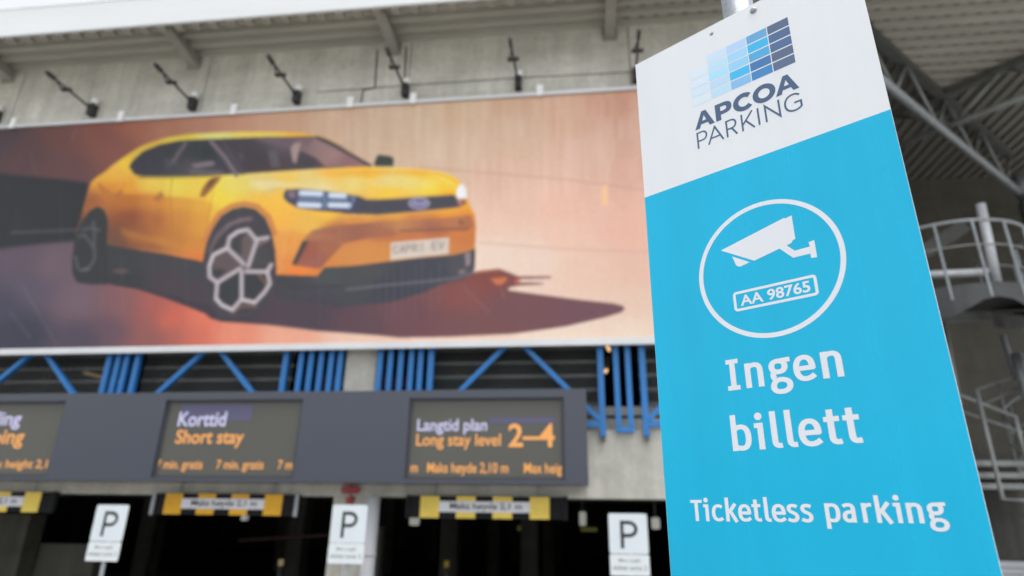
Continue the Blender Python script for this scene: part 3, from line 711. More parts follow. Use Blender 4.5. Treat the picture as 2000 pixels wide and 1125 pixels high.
    poly(TB, [(835, 255), (870, 200), (940, 190), (890, 400), (860, 380)], (166, 142, 136), 3)
    poly(TB, [(610, 270), (700, 265), (740, 430), (650, 440)], (100, 95, 98), 4, .8)
    poly(TB, [(330, 300), (370, 290), (380, 360), (340, 370)], (94, 88, 94), 3, .6)
    line(TB, [(60, 180), (200, 340), (310, 508)], 8.5, (120, 108, 116), 2)
    line(TB, [(180, 190), (370, 490)], 9, (88, 80, 90), 3, .6)
    line(TA, [(1350, 215), (1270, 330), (1210, 420)], 7.5, (104, 95, 102), 2)
    poly(TA, [(1410, 450), (1620, 410), (1670, 430), (1650, 465), (1440, 490)], (126, 114, 120), 3)
    poly(TA, [(1380, 510), (1750, 520), (1780, 555), (1400, 545)], (112, 102, 110), 3, .8)
    poly(TA, [(1110, 380), (1250, 400), (1280, 460), (1130, 500)], (92, 86, 92), 5, .6)
    line(TB, [(1100, 145), (1230, 205), (1420, 310), (1620, 420)], 4, (66, 62, 66), 1.5)
    line(TA, [(840, 590), (1200, 588), (1640, 575)], 3, (96, 88, 70), 2, .7)
    # mirrors, handles
    line(TA, [(1205, 600), (1190, 700), (1180, 790), (1195, 1000), (1210, 1150)], 1.6, (150, 96, 56), 1, .5)
    line(TA, [(690, 640), (640, 760), (600, 860)], 1.6, (150, 92, 56), 1, .35)
    line(TA, [(1660, 600), (1640, 760), (1600, 1000), (1560, 1180)], 1.6, (160, 104, 56), 1, .35)
    line(TB, [(560, 690), (700, 640), (1000, 640), (1240, 668), (1480, 700), (1600, 745), (2000, 728), (2440, 690)], 1.8, (190, 136, 62), 1.5, .4)
    line(TB, [(1600, 425), (1900, 445), (2200, 470), (2430, 515)], 2, (240, 206, 120), 1, .5)
    line(TD, [(40, 120), (200, 115), (420, 135), (640, 165)], 2.5, (236, 216, 150), 1.5, .5)
    line(TD, [(560, 345), (850, 355), (1100, 335), (1500, 298), (1620, 270)], 3, (226, 178, 96), 1.5, .6)
    line(TD, [(100, 440), (60, 640), (40, 820)], 3, (222, 168, 104), 3, .5)
    line(TD, [(960, 735), (1200, 705), (1500, 680), (1640, 648)], 2, (206, 150, 96), 1, .6)
    poly(TB, [(1690, 312), (1810, 326), (1845, 350), (1838, 425), (1660, 425), (1655, 390)], (64, 70, 66), 2)
    poly(TA, [(1500, 800), (1530, 710), (1580, 640), (1650, 590), (1740, 575), (1700, 640), (1620, 730), (1555, 800)], (150, 98, 60), 3)
    poly(TA, [(1600, 620), (1680, 590), (1640, 660), (1570, 720)], (96, 72, 58), 3, .8)
    for q in ([(985, 830), (1050, 770), (1080, 740), (1115, 790), (1060, 850)], [(570, 790), (620, 740), (665, 720), (660, 770), (600, 810)]):
        poly(TA, q, (160, 104, 62), 3, .75)
    # front wheel
    arch = [(60, 640), (78, 500), (110, 350), (165, 220), (240, 105), (340, 40), (450, 15), (560, 38), (650, 120), (705, 250), (738, 420), (748, 640)]
    line(TC, [(95, 330), (150, 200), (225, 85), (330, 15), (450, -12), (575, 12), (680, 110), (735, 260)], 9, (196, 120, 76), 4, .9)
    # black lower trim
    poly(TF, [(430, 495), (600, 525), (800, 565), (1000, 600), (1200, 640), (1400, 672), (1560, 690), (1700, 900), (1500, 1110), (1300, 1060), (900, 970), (520, 900), (430, 800)], idw([(240, 500, (60, 62, 64)), (300, 510, (66, 66, 70)), (380, 520, (66, 68, 72)), (330, 550, (72, 64, 70)), (400, 570, (74, 64, 74)), (240, 550, (56, 58, 60))]), 3)
    poly(TF, [(490, 770), (560, 735), (640, 740), (690, 770), (600, 800)], (96, 78, 82), 4, .8)
    poly(TD, [(345, 862), (405, 788), (640, 778), (960, 738), (1200, 708), (1500, 682), (1600, 660), (1676, 636), (1672, 815), (1600, 880), (1400, 930), (1250, 1000), (950, 1085), (500, 1130), (0, 1060), (-60, 850)], idw([(560, 545, (66, 66, 70)), (640, 540, (74, 78, 80)), (720, 530, (76, 76, 78)), (620, 590, (70, 66, 76)), (760, 560, (64, 66, 74)), (850, 530, (68, 70, 78)), (900, 520, (80, 78, 84)), (800, 580, (66, 66, 76))]), 2.5)
    line(TD, [(590, 975), (700, 965), (900, 940), (1300, 905), (1500, 880), (1650, 838)], 4, (112, 106, 116), 2, .9)
    line(TD, [(100, 960), (560, 945)], 3, (60, 60, 64), 3)
    poly(TD, [(1590, 670), (1650, 655), (1640, 760), (1600, 790)], (158, 138, 142), 3, .8)
    poly(TD, [(1645, 650), (1672, 640), (1668, 770), (1648, 780)], (70, 68, 72), 2)
    poly(TD, [(1530, 825), (1570, 805), (1610, 820), (1560, 845)], (150, 132, 134), 3, .8)
    poly(TC, arch+[(720, 800), (640, 930), (520, 1010), (400, 1040), (230, 1035), (130, 900), (70, 760)], (70, 67, 73), 2.5)
    line(TC, [(150, 420), (210, 290), (320, 180), (420, 140), (510, 128)], 9, (112, 99, 104), 4)
    line(TC, [(150, 470), (190, 330), (270, 230)], 10, (92, 84, 90), 5, .6)
    th = np.linspace(0, 2*math.pi, 40)
    poly(TC, [(420+305*math.cos(t)-20*math.sin(t), 600+400*math.sin(t)) for t in th], (68, 64, 68), 3)
    poly(TC, [(320, 400), (440, 300), (490, 240), (560, 320), (480, 540)], (100, 88, 88), 3)
    poly(TC, [(330, 400), (430, 280), (430, 470)], (62, 64, 66), 3)
    poly(TC, [(180, 480), (300, 400), (430, 560), (215, 690), (150, 650)], (94, 82, 84), 3)
    poly(TC, [(160, 580), (290, 600), (210, 680), (150, 650)], (62, 62, 66), 3)
    poly(TC, [(215, 720), (430, 600), (425, 850), (345, 940), (215, 870)], (58, 60, 64), 3)
    poly(TC, [(450, 630), (640, 630), (670, 720), (560, 870), (440, 840)], (58, 60, 64), 3)
    poly(TC, [(510, 560), (570, 400), (680, 380), (690, 560)], (72, 72, 74), 3)
    line(TC, [(590, 640), (650, 720)], 6, (128, 92, 78), 2, .8)
    line(TC, [(580, 370), (660, 330)], 6, (134, 104, 96), 2, .8)
    line(TC, [(350, 985), (430, 925), (560, 930)], 6, (118, 92, 88), 3, .8)
    sp, spw = (180, 171, 175), 8.0
    for q in ([(452, 545), (300, 395), (320, 300), (395, 245), (485, 225), (570, 325), (490, 565)], [(565, 318), (672, 300)], [(300, 395), (170, 460), (135, 560), (138, 660), (208, 712), (430, 575)],
              [(208, 712), (195, 860), (250, 920), (345, 962), (430, 865), (430, 590)], [(430, 868), (550, 895), (640, 800), (690, 720), (665, 612), (470, 610)], [(665, 612), (702, 548)]):
        line(TC, q, spw, sp, 1.5)
    for q in ([(330, 300), (400, 245), (470, 235)], [(135, 560), (175, 460), (290, 400)], [(200, 850), (250, 915), (340, 955)], [(440, 868), (550, 890)]):
        line(TC, q, 2.5, (206, 198, 198), 1.5, .8)
    line(TC, [(440, 575), (455, 580)], 9, (120, 108, 110), 1.5)
    # rear wheel
    poly(TF, [(105, 660), (130, 450), (200, 280), (280, 165), (360, 118), (430, 155), (462, 260), (452, 500), (470, 800), (455, 900), (300, 900), (150, 875), (108, 780)], (55, 57, 59), 4)
    for q in ([(180, 420), (230, 400), (325, 530), (335, 620), (310, 690), (265, 735)], [(320, 270), (330, 400), (325, 520)], [(215, 350), (300, 330), (375, 355)], [(140, 620), (165, 740)]):
        line(TF, q, 5.5, (92, 90, 94), 4, .85)
    line(TF, [(200, 755), (265, 745)], 6, (108, 108, 112), 3, .8)
    # front: bumper recesses, grille, lamps, plate
    poly(TD, [(232, 548), (300, 478), (420, 448), (560, 432), (800, 408), (1050, 395), (1400, 372), (1640, 345), (1668, 440), (1600, 480), (1100, 502), (760, 545), (480, 600), (280, 590)], idw([(610, 465, (158, 112, 84)), (650, 450, (156, 104, 80)), (700, 455, (152, 98, 78)), (760, 460, (160, 102, 80)), (780, 440, (186, 128, 84)), (850, 452, (158, 100, 78)), (880, 430, (180, 116, 80)), (915, 440, (170, 108, 76))]), 4)
    poly(TD, [(265, 560), (500, 575), (560, 600), (440, 720), (370, 800), (150, 770)], idw([(600, 490, (150, 88, 72)), (640, 485, (162, 102, 78)), (620, 510, (150, 94, 82))]), 3)
    line(TD, [(250, 530), (420, 520), (480, 540)], 4, (192, 110, 76), 3, .8)
    poly(TD, [(130, 762), (222, 560), (272, 568), (165, 768)], (72, 66, 68), 2)
    line(TD, [(1050, 480), (1300, 470), (1620, 462)], 3.5, (126, 84, 72), 2, .8)
    poly(TD, [(560, 210), (690, 185), (760, 218), (900, 215), (1100, 204), (1500, 176), (1580, 240), (1560, 272), (1500, 284), (1100, 322), (850, 342), (560, 330)], (75, 74, 83), 2)
    poly(TD, [(62, 160), (80, 133), (200, 128), (420, 148), (640, 178), (700, 215), (715, 330), (560, 325), (350, 308), (180, 285), (90, 235), (60, 200)], (74, 74, 92), 2)
    poly(TD, [(90, 150), (160, 145), (160, 205), (110, 200)], (150, 122, 130), 2.5, .8)
    for x0, x1, ya, yb in ((185, 400, 140, 188), (435, 598, 160, 205), (172, 385, 232, 290), (428, 635, 235, 290)):
        line(TD, [(x0+24, (ya+yb)/2-3), (x1-24, (ya+yb)/2+3)], 11.5, (206, 216, 232), 1.5)
    for q in ([(180, 190), (385, 196), (380, 236), (178, 232)], [(430, 205), (600, 212), (625, 240), (430, 240)]):
        poly(TD, q, (104, 124, 150), 3, .8)
    line(TD, [(405, 150), (412, 300)], 3, (92, 118, 152), 2, .9)
    line(TD, [(620, 190), (660, 215), (600, 300)], 4, (120, 146, 178), 3, .7)
    for x0, x1, ya, yb in ((200, 380, 200, 216), (440, 600, 210, 222), (390, 425, 170, 290), (640, 660, 190, 230)):
        poly(TD, [(x0, ya), (x1, ya), (x1, yb), (x0, yb)], (112, 138, 172), 2.5, .7)
    poly(TD, [(1515, 150), (1540, 90), (1575, 82), (1605, 130), (1610, 205), (1560, 228), (1525, 210)], (234, 234, 238), 2)
    poly(TD, [(1520, 215), (1600, 205), (1590, 250), (1545, 268)], (184, 118, 104), 2)
    poly(TD, [(1570, 235), (1605, 225), (1580, 265)], (84, 66, 66), 2)
    poly(TD, [(1205+90*math.cos(t), 247+50*math.sin(t)) for t in th], (184, 180, 202), 1.5)
    poly(TD, [(1205+78*math.cos(t), 247+40*math.sin(t)) for t in th], (108, 104, 138), 1.5)
    line(TD, [(1150, 255), (1170, 232), (1180, 262), (1200, 245), (1215, 258), (1235, 244), (1245, 258), (1262, 236)], 3, (176, 168, 190), 1, .8)
    poly(TD, [(965, 577), (1460, 535), (1455, 676), (960, 727)], (208, 194, 182), 1.5)
    # the plate's blurred capitals
    gl = {'C': [[(1, .15), (.3, 0), (0, .5), (.3, 1), (1, .85)]], 'A': [[(0, 1), (.5, 0), (1, 1)], [(.25, .65), (.75, .65)]], 'P': [[(0, 1), (0, 0), (.9, .1), (.9, .5), (0, .55)]], 'R': [[(0, 1), (0, 0), (.9, .1), (.9, .5), (0, .55), (1, 1)]], 'I': [[(.5, 0), (.5, 1)]], 'E': [[(1, 0), (0, 0), (0, 1), (1, 1)], [(0, .5), (.8, .5)]], 'V': [[(0, 0), (.5, 1), (1, 0)]], 'O': [[(.5, 0), (1, .5), (.5, 1), (0, .5), (.5, 0)]]}
    for i, ch in enumerate('CAPRI EV'):
        if ch == ' ': continue
        ox, oy = 988+i*55, 606-i*4.9
        for q in gl[ch]: line(TD, [(ox+a*40, oy+c*62) for a, c in q], 3.0, (136, 124, 121), 2, .75)
    poly(T0, [(895, 245+185), (905, 432), (902, 440)], (110, 80, 66), 2)
    for x in (742, 756, 771, 786, 800, 812, 826, 842, 858):
        line(T0, [(x, 500+rng.uniform(0, 40)), (x-2, 600+rng.uniform(-10, 30))], 3, (128, 124, 134), 2, rng.uniform(.08, .25))
    grain = blur(rng.normal(0, 1, (H, W)), 4)*3.2; img[0] *= (1+.0065*grain)[..., None]
    # wear of the print: scuffs and faint creases
    for q, a in (([(905, 560), (955, 610)], .12), ([(45, 560), (120, 690)], .10), ([(60, 300), (70, 340)], .08), ([(150, 250), (140, 275)], .15), ([(20, 610), (60, 660)], .12), ([(980, 565), (984, 582)], .15)):
        line(T0, q, 3, (210, 205, 205), 2, a)
    for k in range(26):
        x = rng.uniform(-100, 1250); y = rng.uniform(260, 560); line(T0, [(x, y), (x+rng.uniform(-3, 3), y+rng.uniform(50, 170))], 2.5, (215, 205, 200), 2, rng.uniform(.02, .07))
    return np.clip(img[0], 0, 255), X0, Y0, S, W, H

def make_banner():
    cuts = (at(-160, 700, BY), )
    x0, x1 = -14.2, 3.0
    zt = [at(600, 216.5, BY).z, 0]; zt = zt[0]
    zb = at(640, 671, BY).z
    pic, X0, Y0, S, W, H = paint()
    nx, nz = 1150, 330
    xs = np.linspace(x0, x1, nx); zs = np.linspace(zb, zt, nz)
    gx, gz = np.meshgrid(xs, zs)
    d = np.stack([gx, np.full_like(gx, BY), gz-ZC], -1)
    A = np.array([AX_R, AX_D, AX_F]); c = d@A.T
    px = c[..., 0]/c[..., 2]*FPX+1000; py = c[..., 1]/c[..., 2]*FPX+562.5
    u = np.clip((px-X0)/S-.5, 0, W-1.001); v = np.clip((py-Y0)/S-.5, 0, H-1.001)
    iu, iv = u.astype(int), v.astype(int); fu, fv = (u-iu)[..., None], (v-iv)[..., None]
    colr = pic[iv, iu]*(1-fu)*(1-fv)+pic[iv, iu+1]*fu*(1-fv)+pic[iv+1, iu]*(1-fu)*fv+pic[iv+1, iu+1]*fu*fv
    lin = np.where(colr/255 <= .04045, colr/255/12.92, ((colr/255+.055)/1.055)**2.4)
    lin = np.clip(lin*BANNER_GAIN, 0, .85)
    bn = thing('banner', 'long billboard banner printed with a yellow car casting a shadow', 'banner', (-5.5, BY, zb))
    L = ORIG[bn]
    rip = 0.0016*np.sin(gx*5.1+np.sin(gz*2)*1.2)+0.0006*np.sin(gx*17+gz)
    co = np.stack([gx-L.x, BY+rip-L.y, gz-L.z], -1).reshape(-1, 3)
    idx = np.arange(nx*nz).reshape(nz, nx)
    fc = np.stack([idx[:-1, :-1], idx[:-1, 1:], idx[1:, 1:], idx[1:, :-1]], -1).reshape(-1, 4)
    me = bpy.data.meshes.new('printed_sheet')
    me.vertices.add(nx*nz); me.vertices.foreach_set('co', co.ravel())
    me.loops.add(fc.size); me.loops.foreach_set('vertex_index', fc.ravel().astype(np.int32))
    me.polygons.add(len(fc)); me.polygons.foreach_set('loop_start', np.arange(0, fc.size, 4, dtype=np.int32))
    me.update(calc_edges=True)
    ca = me.color_attributes.new('print', 'FLOAT_COLOR', 'POINT')
    ca.data.foreach_set('color', np.concatenate([lin.reshape(-1, 3), np.ones((nx*nz, 1))], 1).ravel().astype(np.float32))
    m = bpy.data.materials.new('printed_vinyl'); m.use_nodes = True; n, l_ = m.node_tree.nodes, m.node_tree.links
    at_ = n.new('ShaderNodeAttribute'); at_.attribute_name = 'print'
    pb = n['Principled BSDF']; pb.inputs['Roughness'].default_value = 0.5; pb.inputs['Specular IOR Level'].default_value = 0.15
    tc = n.new('ShaderNodeTexCoord'); mp = n.new('ShaderNodeMapping'); mp.inputs['Scale'].default_value = (5, 5, .35)
    nz_ = n.new('ShaderNodeTexNoise'); nz_.inputs['Scale'].default_value = 1; nz_.inputs['Detail'].default_value = 4
    l_.new(tc.outputs['Object'], mp.inputs[0]); l_.new(mp.outputs[0], nz_.inputs['Vector'])
    mr = n.new('ShaderNodeMapRange'); mr.inputs['From Min'].default_value = .3; mr.inputs['From Max'].default_value = .7; mr.inputs['To Min'].default_value = .98; mr.inputs['To Max'].default_value = 1.015
    l_.new(nz_.outputs[0], mr.inputs['Value'])
    sc = n.new('ShaderNodeVectorMath'); sc.operation = 'SCALE'; l_.new(at_.outputs['Color'], sc.inputs[0]); l_.new(mr.outputs[0], sc.inputs['Scale'])
    l_.new(sc.outputs[0], pb.inputs['Base Color'])
    link('printed_sheet', me, m, bn, smooth=True)
    MB().box((x0-.05, BY-.05, zt+.004), (x1+.05, BY+.02, zt+.075)).build('top_rail', M['alu'], bn, 0.006)
    MB().box((x0-.05, BY-.05, zb-.115), (x1+.05, BY+.02, zb-.004)).build('bottom_rail', M['alu'], bn, 0.006)
    MB().box((x0-.05, BY+.03, zt+.04), (x1+.05, BY+.06, zt+.10)).build('rear_rail', M['black'], bn)
    for px, py in ((30, 235), (238, 228), (458, 213), (685, 198), (808, 190), (1055, 175)):
        c = at(px, py, BY-.03)
        MB().box((c.x-.06, BY-.075, zt-.02), (c.x+.06, BY-.051, zt+.22)).add([], []).build('clip', M['white_paint'], bn, 0.006)
    for k in range(9):
        xx = -13.5+k*2.0
        MB().box((xx, BY+.062, zt-.05), (xx+.08, WY-.001, zt+.03)).build('wall_bracket', M['galv_dull'], bn)
BANNER_GAIN = 1.0
make_banner()

# ------------------------------------------------------------------ display board over the entrances
PY = 9.42
dbz0, dbz1 = at(600, 942, PY).z, at(600, 764.5, PY).z
dbx0, dbx1 = -13.0, at(1147, 850, PY).x
db = thing('display_board', 'long slate grey information board with three LED screens above the entrances', 'display board', (-5, PY, dbz0))
scr = [(at(797, 880, PY).x-.03, at(1101, 850, PY).x+.01), (at(311, 850, PY).x, at(583, 850, PY).x), (at(311, 850, PY).x-4.2, at(112, 850, PY).x)]
sz0, sz1 = at(800, 936, PY).z, at(800, 778, PY).z
cb = MB(); y1 = PY+.56
cb.box((dbx0, PY, dbz0), (dbx1, y1, sz0)); cb.box((dbx0, PY, sz1), (dbx1, y1, dbz1))
edges = sorted([e for s_ in scr for e in s_])
cb.box((dbx0, PY, sz0), (edges[0], y1, sz1)); cb.box((edges[1], PY, sz0), (edges[2], y1, sz1)); cb.box((edges[3], PY, sz0), (edges[4], y1, sz1)); cb.box((edges[5], PY, sz0), (dbx1, y1, sz1))
cb.build('cabinet', M['cabinet'], db)
sm = MB()
for x in (-10.6, -6.05, -1.65):
    sm.box((x-.0, PY-.0015, dbz0+.01), (x+.006, PY-.0005, dbz1-.01))
LED = {
 0: [('led_white', 'Langtid plan', (815, 849), (951, 818), .016), ('led_orange', 'Long stay level', (813, 878), (978, 847), .016), ('led_orange', '2\u20134', (993, 873), (1083, 827), .02),
     ('led_orange', 'm   Maks h\u00f8yde 2,10 m     Max heig', (802, 929), (1098, 904), .016)],
 1: [('led_white', 'Korttid', (349, 833), (442, 804), .02), ('led_orange', 'Short stay', (343, 875), (476, 839), .02), ('led_orange', '7 min. gratis     7 min. gratis     7 mi', (305, 921), (575, 899), .016)],
 2: [('led_white', 'ling', (-5, 839), (41, 804), .02), ('led_orange', 'ping', (-14, 876), (46, 840), .02), ('led_orange', 'ax height 2,1', (-16, 919), (92, 898), .016)]}
for i, (x0, x1) in enumerate(scr):
    s_ = MB().box((x0+.05, PY+.062, sz0+.04), (x1-.05, PY+.08, sz1-.04)).build('screen', M['screen'], db)
    fr = MB()
    fr.box((x0, PY+.05, sz0), (x0+.05, PY+.1, sz1)); fr.box((x1-.05, PY+.05, sz0), (x1, PY+.1, sz1))
    fr.box((x0+.05, PY+.05, sz0), (x1-.05, PY+.1, sz0+.04)); fr.box((x0+.05, PY+.05, sz1-.04), (x1-.05, PY+.1, sz1))
    fr.build('bezel', M['bezel'], s_)
    yy = PY+.060; inks = {}
    for mname, body, bl, tr_, off in LED[i]:
        a, c = at(*bl, yy), at(*tr_, yy)
        pm = (bl[1]+tr_[1])/2
        xa, xb = at(bl[0], pm, yy).x, at(tr_[0], pm, yy).x
        inks.setdefault(mname, MB()); fit_text(inks[mname], body, xa, a.z, xb, c.z, yy, off)
    for mname, t_ in inks.items(): t_.build('lettering', M[mname], s_)
    if i == 1:
        a, c = at(350, 822, yy), at(495, 790, yy); MB().box((a.x, PY+.0606, a.z), (c.x, PY+.0616, c.z)).build('lit_patch', M['led_violet'], s_)
    if i == 0:
        a, c = at(955, 827, yy), at(1085, 815, yy); MB().box((a.x, PY+.0606, a.z), (c.x, PY+.0616, c.z)).build('lit_patch', M['led_violet'], s_)

# ------------------------------------------------------------------ height limit bars
HY = WY-0.08
def height_bar(cx, film, label, first=None):
    t = thing('height_bar', label, 'height bar', (cx, HY, 2.08), 'height limit bars hanging in the entrances')
    z0, z1 = 2.055, 2.375
    MB().box((cx-1.25, HY, z0), (cx+1.25, HY+.06, z1)).build('beam', M['bar_black'], t, 0.01)
    for k in range(4):
        x = cx-1.02+k*0.565
        MB().box((x, HY-.006, z0+.002), (x+.30, HY-.001, z1-.002)).build('yellow_panel', M[film], t)
    lb = MB().box((cx-.72, HY-.014, z0+.09), (cx+.68, HY-.007, z0+.245)).build('label_plate', M['label_white'], t)
    tx = MB(); fit_text(tx, 'Maks h\u00f8yde 2,1 m', cx-.55, z0+.105, cx+.56, z0+.225, HY-.016, .015)
    tx.build('lettering', M['ink'], lb)
    for sx in (-1, 1):
        MB().box((cx+sx*1.215-.03, HY-.02, z0-.01), (cx+sx*1.215+.03, HY-.002, z1+.01)).build('end_strip', M['galv' if film == 'amber' else 'bar_black'], t)
        MB().tube([(cx+sx*.8, HY+.03, z1), (cx+sx*.8, HY+.03, 2.98)], .012, 6).build('hanger', M['galv_dull'], t)
    return t
k1 = HY/10.0
height_bar((at(337, 985, HY).x+at(535, 985, HY).x)/2+.02, 'amber', 'black height bar with orange yellow blocks below the short stay screen')
height_bar((at(832, 990, HY).x+at(1062, 990, HY).x)/2+.02, 'yellow', 'black height bar with pale yellow blocks below the long stay screen')
height_bar((at(832, 990, HY).x+at(1062, 990, HY).x)/2+.02-8.45, 'yellow', 'black height bar with yellow blocks cut off by the left edge')

# ------------------------------------------------------------------ P signs
GY = 9.0
def pglyph(mb, x0, z0, w, h, y, pen):
    pts = flat(P('M%f,%f L%f,%f L%f,%f C%f,%f %f,%f %f,%f C%f,%f %f,%f %f,%f L%f,%f' % (
        pen, 0, pen, h-pen, w*.5, h-pen, w*1.12, h-pen, w*1.12, h*.46, w*.5, h*.46, w*.5, h*.46, w*.5, h*.46, w*.5, h*.46, pen*.9, h*.46)))
    q = [pts[0]]
    for p_ in pts[1:]:
        if math.dist(p_, q[-1]) > 1e-5: q.append(p_)
    L, R_ = ribbon(q, pen, pen); n = len(q)
    vs = [(x0+a, y, z0+c) for a, c in L]+[(x0+a, y, z0+c) for a, c in R_]
    mb.add(vs, [(i, i+1, n+i+1, n+i) for i in range(n-1)])
def rrect(x0, z0, x1, z1, r, n=6):
    out = []
    for cx, cz, a0 in ((x1-r, z1-r, 0), (x0+r, z1-r, 90), (x0+r, z0+r, 180), (x1-r, z0+r, 270)):
        for k in range(n+1):
            a = math.radians(a0+90*k/n); out.append((cx+r*math.cos(a), cz+r*math.sin(a)))
    return out
def plate(x0, z0, x1, z1, y, r, th, name, m_, par):
    vs, fs = fill([rrect(x0, z0, x1, z1, r)], th)
    return MB().add([(v[0], y+th/2+v[2], v[1]) for v in vs], fs).build(name, m_, par)
psx = at(1228, 1060, GY).x
ps = thing('parking_sign', 'white P parking sign on a post closest to the tall blue sign', 'sign', (psx, GY, 0), 'white P signs in front of the entrances')
pz1 = at(1228, 1003, GY).z; W2 = 0.255
pzm = pz1-0.505; pz0 = pz1-0.765
pl = plate(psx-W2, pzm+.004, psx+W2, pz1, GY, .03, .003, 'sign_plate', M['plate'], ps)
t_ = MB(); pglyph(t_, psx-.105, pz1-.435, .215, .345, GY-.0015, .023); t_.build('letter', M['ink'], pl)
rm = MB()
sp_ = plate(psx-W2, pz0, psx+W2, pzm-.004, GY, .02, .003, 'sub_plate', M['subplate'], ps)
t_ = MB(); fit_text(t_, 'Mot avgift', psx-.14, pzm-.105, psx+.14, pzm-.055, GY-.0015, .005)
fit_text(t_, 'skiltet sone 2', psx-.225, pzm-.19, psx+.22, pzm-.135, GY-.0015, .005); t_.build('lettering', M['grey_ink'], sp_)
MB().tube([(psx+.02, GY+.045, 0), (psx+.02, GY+.045, pz1-.03)], .03, 12).build('post', M['galv'], ps, smooth=True)
for z in (pz1-.12, pz0+.08): MB().box((psx-.12, GY+.004, z-.02), (psx+.14, GY+.014, z+.02)).build('clamp', M['galv_dull'], ps)
P2x = (at(651, 990, GY).x+at(718, 990, GY).x)/2; P1x = (at(188, 990, GY).x+at(254, 990, GY).x)/2
dz2 = at(685, 986, GY).z-pz1; dz1 = at(220, 986, GY).z-pz1
dup(ps, (P2x, GY, dz2), 'white P parking sign standing in front of the concrete pillar and drainpipe')
dup(ps, (P1x, GY, dz1), 'white P parking sign on a pale post below the gap between two screens')

# red fire fittings on the pillar
fs_ = thing('alarm_plate', 'small red rounded alarm plate at the top of the entrance pillar', 'plate', (-3.7, WY-.03, 2.4))
c = at(685, 957, WY-.03)
vs, fs = fill([rrect(c.x-.15, c.z-.055, c.x+.15, c.z+.055, .045)], .02)
pp = MB().add([(v[0], WY-.03+v[2], v[1]) for v in vs], fs).build('face', M['red'], fs_)
M['pinkish'] = mat('faded_red_ink', (0.5, 0.16, 0.17), 0.5)
t_ = MB(); fit_text(t_, 'BRANN', c.x-.11, c.z-.018, c.x+.11, c.z+.022, WY-.0415, .01); t_.build('lettering', M['pinkish'], pp)
c = at(683, 977, WY-.05)
bl_ = MB().tube([(c.x, WY+.018, c.z), (c.x, WY-.08, c.z)], [.06, .055], 20)
tag(bl_.build('alarm_bell', M['red'], None, 0.01), 'round red alarm bell below the red plate on the pillar', 'alarm')

# fittings hanging inside the entrances
def fitting(name, px, py, y, w, h, m_, label, cat='lamp'):
    c = at(px, py, y)
    t = thing(name, label, cat, (c.x, y, c.z))
    MB().box((c.x-w/2, y, c.z-h/2), (c.x+w/2, y+.12, c.z+h/2)).build('body', M[m_], t, min(w, h)*.3)
    MB().tube([(c.x, y+.06, c.z+h/2), (c.x, y+.06, 2.99)], .012, 6).build('stem', M['dark_steel'], t)
fitting('ceiling_lamp', 1138, 1013, 13.5, .14, .27, 'lamp_pale', 'white hanging lamp inside the entrance left of the right P sign')
fitting('ceiling_lamp', 1281, 1022, 12.0, .15, .20, 'lamp_pale', 'pale lamp inside the entrance between the right P sign and the tall sign')
fitting('ceiling_lamp', 808, 1018, 12.0, .18, .15, 'lamp_pale', 'small pale lamp inside the entrance under the left end of the pale yellow bar')
fitting('ceiling_lamp', 475, 1011, 12.0, .11, .11, 'lamp_pale', 'tiny pale lamp just under the orange yellow height bar')
fitting('exit_lamp', 1030, 1032, 20, .62, .13, 'lamp_green', 'wide dim yellowish sign lamp deep inside the right entrance', 'lamp')
fitting('exit_lamp', 1150, 1034, 20, .50, .12, 'lamp_green', 'dim yellowish sign lamp deep inside, beneath the white hanging lamp', 'lamp')
for px, py, y, m_, lab in ((872, 1108, 13.5, 'yellow', 'short yellow topped post inside the right entrance'), (548, 1105, 13.5, 'dim_glow', 'short pale post inside the short stay entrance')):
    c = at(px, py, y); t = thing('barrier_post', lab, 'post', (c.x, y, 0))
    MB().tube([(c.x, y, 0), (c.x, y, c.z)], .05, 12).build('shaft', M['dark_steel'], t, smooth=True)
    MB().tube([(c.x, y, c.z+.002), (c.x, y, c.z+.12)], .052, 12).build('top', M[m_], t, smooth=True)  # the pale post's top gets a faint glow although it is no lamp
bxc = at(285, 1118, 14)
bm2 = thing('lift_barrier', 'faint red and dark barrier arm deep in the short stay entrance', 'barrier', (-5.5, 15, 1.2))
M['dim_red'] = mat('dull_red', (0.05, 0.006, 0.008), 0.6)
MB().bar((-8.2, 15, 1.5), (-5.0, 15, 1.72), .04, .06).build('arm', M['dim_red'], bm2)
MB().box((-5.0, 14.9, 0), (-4.7, 15.2, 1.85)).build('cabinet', M['dark_steel'], bm2, .02)

# ------------------------------------------------------------------ the tall sign in front
PHI = math.radians(-35.47)
U = Vector((math.cos(PHI), math.sin(PHI), 0)); NF = Vector((math.sin(PHI), -math.cos(PHI), 0))     # NF: out of the face
SO = -NF*1.0 + U*(-0.5490) + Vector((0, 0, ZC))                              # left edge, eye level
def S3(u, z, d=0.0): return SO + U*(u/1000) + Vector((0, 0, z/1000)) + NF*(d/1000)   # millimetres on the face
sg = thing('information_sign', 'tall blue and white ticketless parking sign on a galvanised pole in front', 'sign', tuple(S3(220, 0) - Vector((0, 0, ZC)) - NF*.06))
BOT = -1150
circ = lambda cu, cz, r, n=28: [(cu+r*math.cos(2*math.pi*k/n), cz+r*math.sin(2*math.pi*k/n)) for k in range(n)]
vs, fs = fill([[(0, BOT), (441, BOT), (441, 944), (0, 944)], circ(175.5, 924, 4.2), circ(262, 928, 4.2)], 3.0)
board = MB().add([S3(v[0], v[1], v[2]-1.5) for v in vs], fs).build('panel', M['sign_white'], sg)
MB().add([S3(0.25, BOT+.5, .12), S3(440.75, BOT+.5, .12), S3(440.75, 613, .12), S3(.25, 613, .12)], [(0, 1, 2, 3)]).build('blue_field', M['sign_blue'], board)
